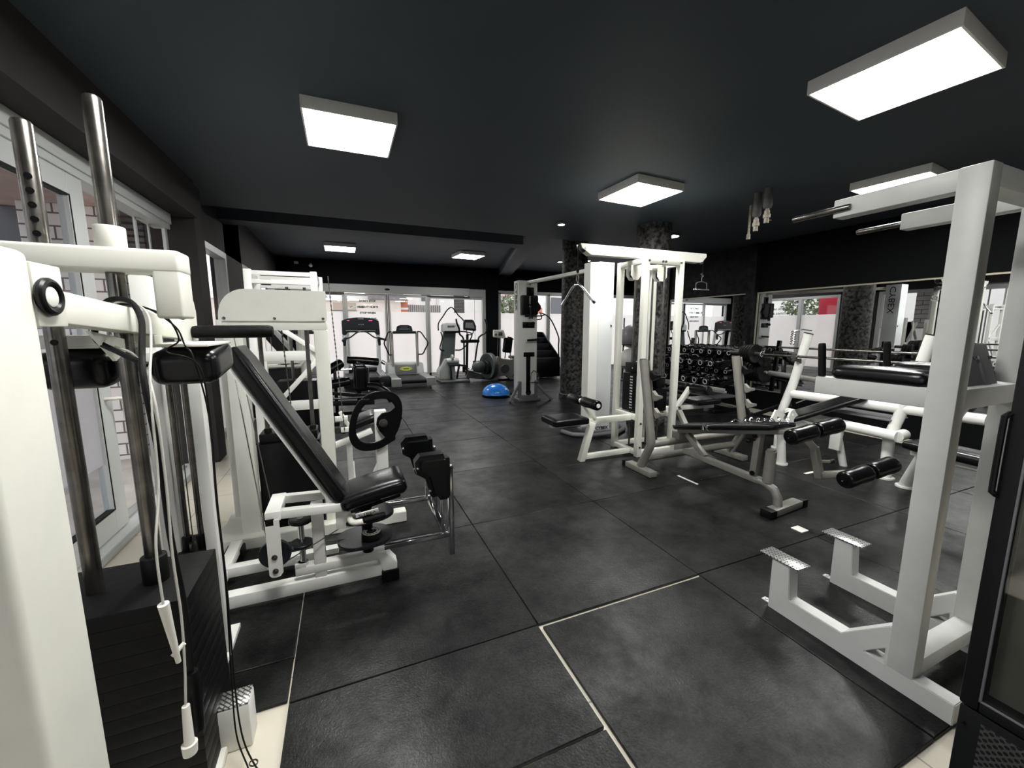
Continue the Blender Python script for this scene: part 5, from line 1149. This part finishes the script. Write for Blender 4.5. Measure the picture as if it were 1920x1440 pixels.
# ================================================================== plate tree by the mirror
t = thing('plate_tree', 'black plate tree holding a stack of weight plates beside the mirror wall', 'weight plate rack', (5.25, 3.95, 0))
g = G(); g.box(5.20, 5.27, 3.92, 3.99, .0, 1.25, .004); g.beam((4.95, 3.75, .03), (5.6, 4.15, .03), .07, .06); g.beam((5.0, 4.2, .03), (5.5, 3.6, .03), .07, .06); g.beam((5.23, 3.9, .20), (5.55, 3.55, .45), .05, .05); g.beam((5.20, 3.7, .05), (5.23, 3.95, .5), .06, .06); part('frame', g, BLACK, t)
g = G(); g.cyl((5.23, 3.95, .90), (5.23, 3.62, .895), .018, seg=14); g.cyl((5.22, 3.58, .892), (5.14, 2.95, .878), .032, seg=18, bev=.003); part('horn', g, mat('grey horn sleeve', (.22, .21, .20), .4), t)
g = G(); g.cyl((5.23, 3.95, 1.06), (5.12, 3.5, 1.10), .018, seg=14); part('horn', g, STEELD, t)
def plate(x, y, z, R, th, ax, label):
    a = local('weight_plate', label, 'weight plate', (x, y, z), 0, 'weight plates on the black plate tree')
    g = G(); g.disc((0, 0, 0), R, th, ax, .026, 32, rim=1); part('disc', g, RUBBER, a)
    g = G(); g.ring((0, 0, 0), .03, .006, ax, 20, 6); part('bore_ring', g, STEELD, a)
for k in range(5):
    plate(5.23, 3.66 + k * .045, .897, .145 - .008 * (k % 2), .036, (0, 1, 0), 'black weight plate, %s from the front on the lower horn of the plate tree' % NTH[k])
for k in range(3):
    plate(5.155, 3.62 + k * .05, 1.09, .12, .036, (.1, .45, 0), 'black weight plate, %s from the front on the upper horn of the plate tree' % NTH[k])
t = thing('abdominal_machine', 'black machine with lever and small pads low beside the plate tree', 'gym machine', (5.6, 3.6, 0))
g = G(); g.beam((5.4, 3.5, .05), (5.9, 3.7, .05), .06, .06); g.beam((5.6, 3.6, .05), (5.6, 3.6, .75), .07, .07); g.beam((5.6, 3.6, .6), (5.35, 3.35, .45), .05, .05); part('frame', g, BLACK, t)
g = G(); g.pad((5.62, 3.6, .80), (.3, .26, .07), (0, .2, 0), .03); g.pad((5.75, 3.75, 1.12), (.28, .2, .08), (0, .1, .2), .03); g.beam((5.7, 3.7, .8), (5.75, 3.75, 1.1), .05, .05); part('pads', g, VINYL, t)
g = G(); g.cyl((5.38, 3.30, .52), (5.55, 3.12, .66), .012, seg=10); part('lever', g, CHROME, t)

# ================================================================== white bench press rack with barbell
t = thing('bench_press_rack', 'white tubular bench press rack with angled uprights in front of the mirror', 'gym bench', (5.0, 2.5, 0))
for (y, s_) in ((3.06, 1), (1.98, -1)):
    g = G(); g.tube([(4.92, y + .12, .0), (4.92, y + .13, .42), (4.99, y + .05, .85), (5.04, y - .03, 1.42)], .048, 20); up = part('upright', g, WHITE2, t)
    g = G(); g.cyl((5.04, y - .03, 1.42), (5.041, y - .032, 1.43), .05, seg=20); g.beam((4.99, y + .085, .95), (5.03, y + .02, 1.40), .012, .012, .003); part('upright_trim', g, BLACK, up)
    g = G(); g.prism([(4.98, 1.13), (4.90, 1.13), (4.885, 1.19), (4.87, 1.19), (4.875, 1.10), (4.98, 1.07)], y - .02, y + .03, 'xz'); part('bar_hook', g, CHROME, up)
g = G(); g.tube([(4.97, 3.1, .70), (4.97, 1.5, .72)], .048, 18); g.tube([(4.80, 3.0, .50), (4.80, 2.0, .47)], .05, 18); g.beam((4.80, 2.5, .48), (4.80, 2.5, .20), .05, .10); g.tube([(4.92, 3.1, .48), (4.80, 3.0, .50)], .05, 14); g.tube([(4.92, 2.0, .48), (4.80, 2.0, .47)], .05, 14); part('cross_tube', g, WHITE2, t)
g = G(); g.box(4.88, 5.2, 2.1, 2.75, .585, .60, .002); part('spotter_plate', g, GREYDK, t)
for y in (3.18, 2.10):
    g = G(); g.cyl((4.92, y, .004), (4.92, y, .02), .075, seg=24); part('foot_flange', g, WHITE2, t)
t = thing('barbell', 'long steel barbell with black plates resting on the bench press rack hooks', 'barbell', (4.88, 2.6, 1.15))
g = G(); g.cyl((4.925, 3.60, 1.155), (4.90, 1.2, 1.16), .014, seg=14); part('bar', g, STEEL, t)
g = G(); g.cyl((4.93, 3.95, 1.155), (4.925, 3.52, 1.155), .025, seg=16); part('sleeve', g, STEELD, t)
for k in range(4):
    g = G(); g.disc((4.927, 3.60 + k * .042, 1.155), .125 - .004 * k, .034, (0, 1, 0), .025, 32, rim=1); part('plate', g, RUBBER, t)
g = G(); g.tube([(4.93, 3.50, 1.155), (4.92, 3.46, 1.20), (4.92, 3.45, 1.24)], .008, 8); g.ring((4.927, 3.50, 1.155), .032, .01, (0, 1, 0), 18, 8); part('collar', g, CHROME, t)
t = thing('barbell', 'thin bar standing in for a mirror reflection, behind the bench press rack uprights', 'barbell', (5.1, 2.6, 1.2))  # bar added in place of the barbell's reflection in the mirror
g = G(); g.cyl((5.09, 3.4, 1.245), (5.09, 1.3, 1.245), .012, seg=12); part('bar', g, STEEL, t)
t = thing('collar_clips', 'chrome spring collars and chain hooked on top of the left upright of the bench rack', 'spring collars', (5.0, 3.2, 1.35))
g = G()
for k in range(6): g.ring((4.99 + .004 * math.sin(k * 2), 3.17, 1.44 - k * .028), .022, .005, (.4, .3, 1), 16, 6)
g.tube([(4.99, 3.17, 1.45), (5.02, 3.08, 1.47), (5.05, 3.0, 1.455)], .006, 8); part('springs', g, CHROME, t)

# incline bench
t = thing('incline_bench', 'white framed incline bench with black pad tilted up towards the mirror', 'gym bench', (4.55, 2.7, 0))
a, b = Vector((4.46, 2.82, .50)), Vector((5.0, 2.42, .78)); dd = (b - a).normalized(); sd_ = Vector((-dd.y, dd.x, 0)).normalized(); up_ = sd_.cross(dd) * -1
if up_.z < 0: up_ = -up_
Rm = Matrix((sd_, dd, sd_.cross(dd))).transposed()
g = G(); g.pad((a + b) / 2, (.28, (b - a).length, .055), Rm, .024); part('back_pad', g, VINYL, t)
g = G(); g.pad((4.22, 2.95, .46), (.30, .34, .06), (.1, 0, .9), .024); part('seat_pad', g, VINYL, t)
g = G(); g.prism([(4.22, .40), (4.34, .62), (4.38, .635), (4.42, .60), (4.52, .50), (4.62, .47), (4.62, .44), (4.40, .36)], 2.70, 2.72, 'xz', [[(4.372 + .012 * math.cos(k * PI / 5), .585 + .022 * math.sin(k * PI / 5)) for k in range(10)]], bev=.002); g.prism([(4.22, .40), (4.34, .60), (4.42, .58), (4.62, .46), (4.40, .36)], 2.86, 2.88, 'xz'); br = part('hinge_bracket', g, WHITE2, t)
g = G(); g.sph((4.20, 2.72, .50), (.018, .018, .022), 10); part('pop_pin', g, BRASS, br)
g = G(); g.tube([(4.33, 2.78, .42), (4.38, 2.78, .0)], .045, 16, rs=[.035, .05]); g.beam((4.1, 2.98, .38), (4.9, 2.5, .38), .06, .06); g.tube([(4.85, 2.52, .38), (4.95, 2.48, .0)], .035, 14); g.cyl((4.38, 2.78, .004), (4.38, 2.78, .02), .065, seg=20); part('frame', g, WHITE2, t)
# flat bench
t = thing('flat_bench', 'flat black padded bench on white splayed legs, seen through the dip station', 'gym bench', (4.6, 1.45, 0))
g = G(); g.pad((4.56, 1.28, .475), (.28, 1.10, .085), (0, 0, -.10), .038); part('pad', g, VINYL, t)
g = G(); g.beam((4.62, 1.80, .405), (4.52, .8, .405), .09, .05); g.tube([(4.63, 1.74, .40), (4.82, 1.90, .02)], .045, 18, rs=[.036, .05]); g.cyl((4.82, 1.90, .004), (4.82, 1.90, .02), .072, seg=22); g.tube([(4.54, .85, .40), (4.6, .7, .02)], .045, 18); g.cyl((4.6, .7, .004), (4.6, .7, .02), .072, seg=22); part('frame', g, WHITE2, t)

# ================================================================== grey dip / knee raise station
t = thing('dip_station', 'tall grey dip and knee raise station with diamond plate foot rests and black arm pads', 'gym machine', (2.35, .9, 0))
def toe(x0, x1):
    o = [(1.295, .0), (1.295, .285), (1.205, .285), (1.192, .105), (.955, .105), (.79, .262), (.70, .262), (.70, .09), (.575, .09), (.575, .0)]
    g = G(); g.prism(o, x0, x1, 'yz', [[(.862, .085), (.795, .085), (.795, .152)]], bev=.003); return g
for (xa, xb, w) in ((2.045, 2.115, 'near'), (2.585, 2.655, 'far')):
    dy = 0.02 if w == 'far' else 0.0
    g = toe(xa, xb); part('base_rail', g, GREY, t)
    g = G(); g.box(xa - .0008, xb + .0008, .6992, .7858, .08, 2.056, .005); part('upright', g, GREY, t)
    g = G(); g.box(xa + .0008, xb - .0008, .7015, 1.18, 1.978, 2.0545, .005); part('top_arm', g, GREY, t)
    g = G(); g.cyl((xa - .002 if w == 'near' else xa + .035, 1.11 if w == 'near' else 1.17, 2.012), (xa - .012 if w == 'near' else xa + .035, 1.345 if w == 'near' else 1.38, 2.010), .0135, seg=18, bev=.003); part('pull_up_grip', g, STEEL, t)
    g = G(); g.box(xa + .0008, xb - .0008, .72, 1.18, 1.192, 1.270, .005); part('arm_rail', g, GREY, t)
    g = G(); g.pad(((xa + xb) / 2 + (.03 if w == 'near' else -.03), .95, 1.295), (.15, .34, .062), None, .03, .008); part('arm_pad', g, VINYL, t)
    g = G(); g.roller(((xa + xb) / 2 - .01, 1.165, 1.268), ((xa + xb) / 2 - .01, 1.18, 1.425), .0155, 16); part('handle_grip', g, FOAM, t)
    g = G(); g.box(xa - .008, xa + .092, 1.16, 1.36, .286, .293, .001); part('foot_plate', g, DIAMOND, t)
    g = G(); g.box(xa + .02, xb - .02, 1.29, 1.345, .004, .012, .002); g.cyl(((xa + xb) / 2, 1.325, .010), ((xa + xb) / 2, 1.325, .018), .008, seg=8); part('floor_tab', g, GREY, t)
for (z0, z1) in ((1.978, 2.055), (1.192, 1.270), (.085, .155)):
    g = G(); g.box(2.11, 2.59, .702, .778, z0, z1, .004); part('cross_bar', g, GREY, t)
g = G(); g.pad((2.34, .80, 1.345), (.29, .05, .18), (-.30, 0, 0), .022); part('back_pad', g, VINYL, t)
g = G(); g.obox((2.34, .768, 1.345), (.285, .012, .175), (-.30, 0, 0), .002); g.obox((2.38, .755, 1.32), (.04, .02, .13), (-.30, 0, 0), .002); bk = part('back_board', g, GREYDK, t)
g = G()
for dx in (-.02, .11): g.sph((2.36 + dx, .768, 1.375), .008, 8)
part('board_bolts', g, STEEL, bk)
g = G(); g.beam((2.36, .76, 1.24), (2.36, .86, .98), .05, .03, .003, side=(1, 0, 0)); part('back_pad_strut', g, GREY, t)

# ================================================================== drinks fridge
def ventm():
    m = bpy.data.materials.new('perforated vent'); m.use_nodes = True; nt = m.node_tree; b = nt.nodes['Principled BSDF']
    tc = nt.nodes.new('ShaderNodeTexCoord'); vo = nt.nodes.new('ShaderNodeTexVoronoi'); vo.inputs['Randomness'].default_value = 0; vo.inputs['Scale'].default_value = 75
    mp = nt.nodes.new('ShaderNodeMapping'); mp.inputs['Scale'].default_value = (0.001, 1, 1); mp.inputs['Rotation'].default_value = (PI / 4, 0, 0)
    nt.links.new(tc.outputs['Object'], mp.inputs[0]); nt.links.new(mp.outputs[0], vo.inputs['Vector'])
    r = nt.nodes.new('ShaderNodeValToRGB'); r.color_ramp.interpolation = 'CONSTANT'; r.color_ramp.elements[0].color = (.002, .002, .002, 1); r.color_ramp.elements[1].position = .36; r.color_ramp.elements[1].color = (.045, .045, .045, 1)
    nt.links.new(vo.outputs['Distance'], r.inputs[0]); nt.links.new(r.outputs[0], b.inputs['Base Color']); b.inputs['Roughness'].default_value = .5
    return m
t = thing('drinks_fridge', 'black upright drinks fridge with glass door and perforated vent at the right edge', 'fridge', (1.85, .1, 0))
g = G(); g.box(1.60, 2.02, -.28, .425, .0, 2.0, .006); part('cabinet', g, FRIDGE, t)
g = G(); x0, x1 = 1.548, 1.598
g.box(x0, x1, .395, .432, .455, 1.98, .006); g.box(x0, x1, -.29, -.25, .455, 1.98, .006); g.box(x0, x1, -.25, .395, .455, .492, .006); g.box(x0, x1, -.25, .395, 1.90, 1.98, .006)
dr = part('door', g, FRIDGE, t)
g = G(); g.box(x0 + .008, x0 + .014, -.25, .395, .492, 1.90, 0); part('door_glass', g, GLASSF, dr)
g = G(); g.box(x0 - .001, x0 + .006, .391, .396, .486, 1.90, .001); g.box(x0 - .001, x0 + .006, -.25, .395, .486, .491, .001); part('door_gasket', g, GREYDK, dr)
g = G(); g.curve([(1.549, .430, 1.285), (1.540, .4345, 1.275), (1.538, .436, 1.26), (1.538, .436, 1.09), (1.540, .4345, 1.075), (1.549, .430, 1.065)], .0065, 10); part('handle', g, BLACK, dr)
g = G(); g.box(1.582, 1.599, -.24, .39, .50, 1.88, .001); part('inner_panel', g, FRIDGEG, t)
g = G(); g.box(1.552, 1.600, -.28, .430, .03, .45, .006); part('lower_panel', g, FRIDGE, t)
g = G(); g.box(1.5495, 1.5525, -.2, .385, .13, .425, 0); part('vent_grille', g, ventm(), t, False)
g = G(); g.cyl((1.545, .415, .40), (1.553, .415, .40), .004, seg=8); part('screw', g, BLACK, t)

# ================================================================== far side area
t = thing('ball_stand', 'slim black stand holding two exercise balls beyond the round columns', 'ball stand', (7.35, 9.0, 0))
g = G(); g.cyl((7.35, 9.35, 0), (7.35, 9.35, 1.75), .02, seg=10); g.ring((7.35, 9.0, .42), .30, .012, (0, 0, 1)); g.ring((7.35, 9.0, 1.02), .28, .012, (0, 0, 1)); g.cyl((7.35, 9.35, .42), (7.35, 9.3, .42), .015, seg=8); g.box(7.1, 7.6, 8.8, 9.45, .0, .03, .005); g.tube([(7.35, 9.35, .1), (7.35, 9.3, .42)], .012, 8); g.tube([(7.35, 9.35, .9), (7.35, 9.28, 1.02)], .012, 8); part('frame', g, BLACK, t)
for (z, m_, lab) in ((.60, WHITEP, 'white exercise ball on the lower ring of the black stand'), (1.24, GRAYBALL, 'grey exercise ball on the upper ring of the black stand')):
    g = G(); g.sph((7.35, 9.0, z), .32, 32); single('exercise_ball', g, m_, lab, 'exercise ball', 'exercise balls on the stand')
t = thing('medicine_ball_rack', 'black rack with two round black medicine balls behind the second stone column', 'ball rack', (6.95, 7.5, 0)); ball_root = t
g = G(); g.beam((7.1, 7.55, 0), (7.1, 7.55, 1.7), .05, .05); g.beam((6.9, 7.5, .03), (7.3, 7.6, .03), .3, .05)
for z in (.95, 1.42): g.box(6.88, 7.12, 7.42, 7.6, z - .02, z, .003)
part('frame', g, BLACK, t)
for z, lab in ((.95, 'black medicine ball on the lower arm of the rack behind the columns'), (1.42, 'black medicine ball on the upper arm of the rack behind the columns')):
    g = G(); g.sph((6.98, 7.5, z + .127), .125, 24); mb = single('medicine_ball', g, RUBBER, lab, 'medicine ball', 'medicine balls on the rack'); mb.location += Vector((.95, .95, 0))
ball_root.location += Vector((.95, .95, 0))
# small white camera and box high on the far wall
t = thing('security_camera', 'tiny white security camera high on the far wall above the sliding doors', 'camera', (-.70, 12.42, 3.1))
g = G(); g.sph((-.70, 12.40, 3.14), (.05, .05, .045), 14); g.cyl((-.70, 12.45, 3.18), (-.70, 12.5, 3.18), .03, seg=12); part('dome', g, WHITEP, t)
g = G(); g.box(-1.10, -1.0, 12.46, 12.5, 3.18, 3.24, .004); single('alarm_box', g, PLASTICL, 'small pale box on the far wall left of the security camera', 'alarm box')
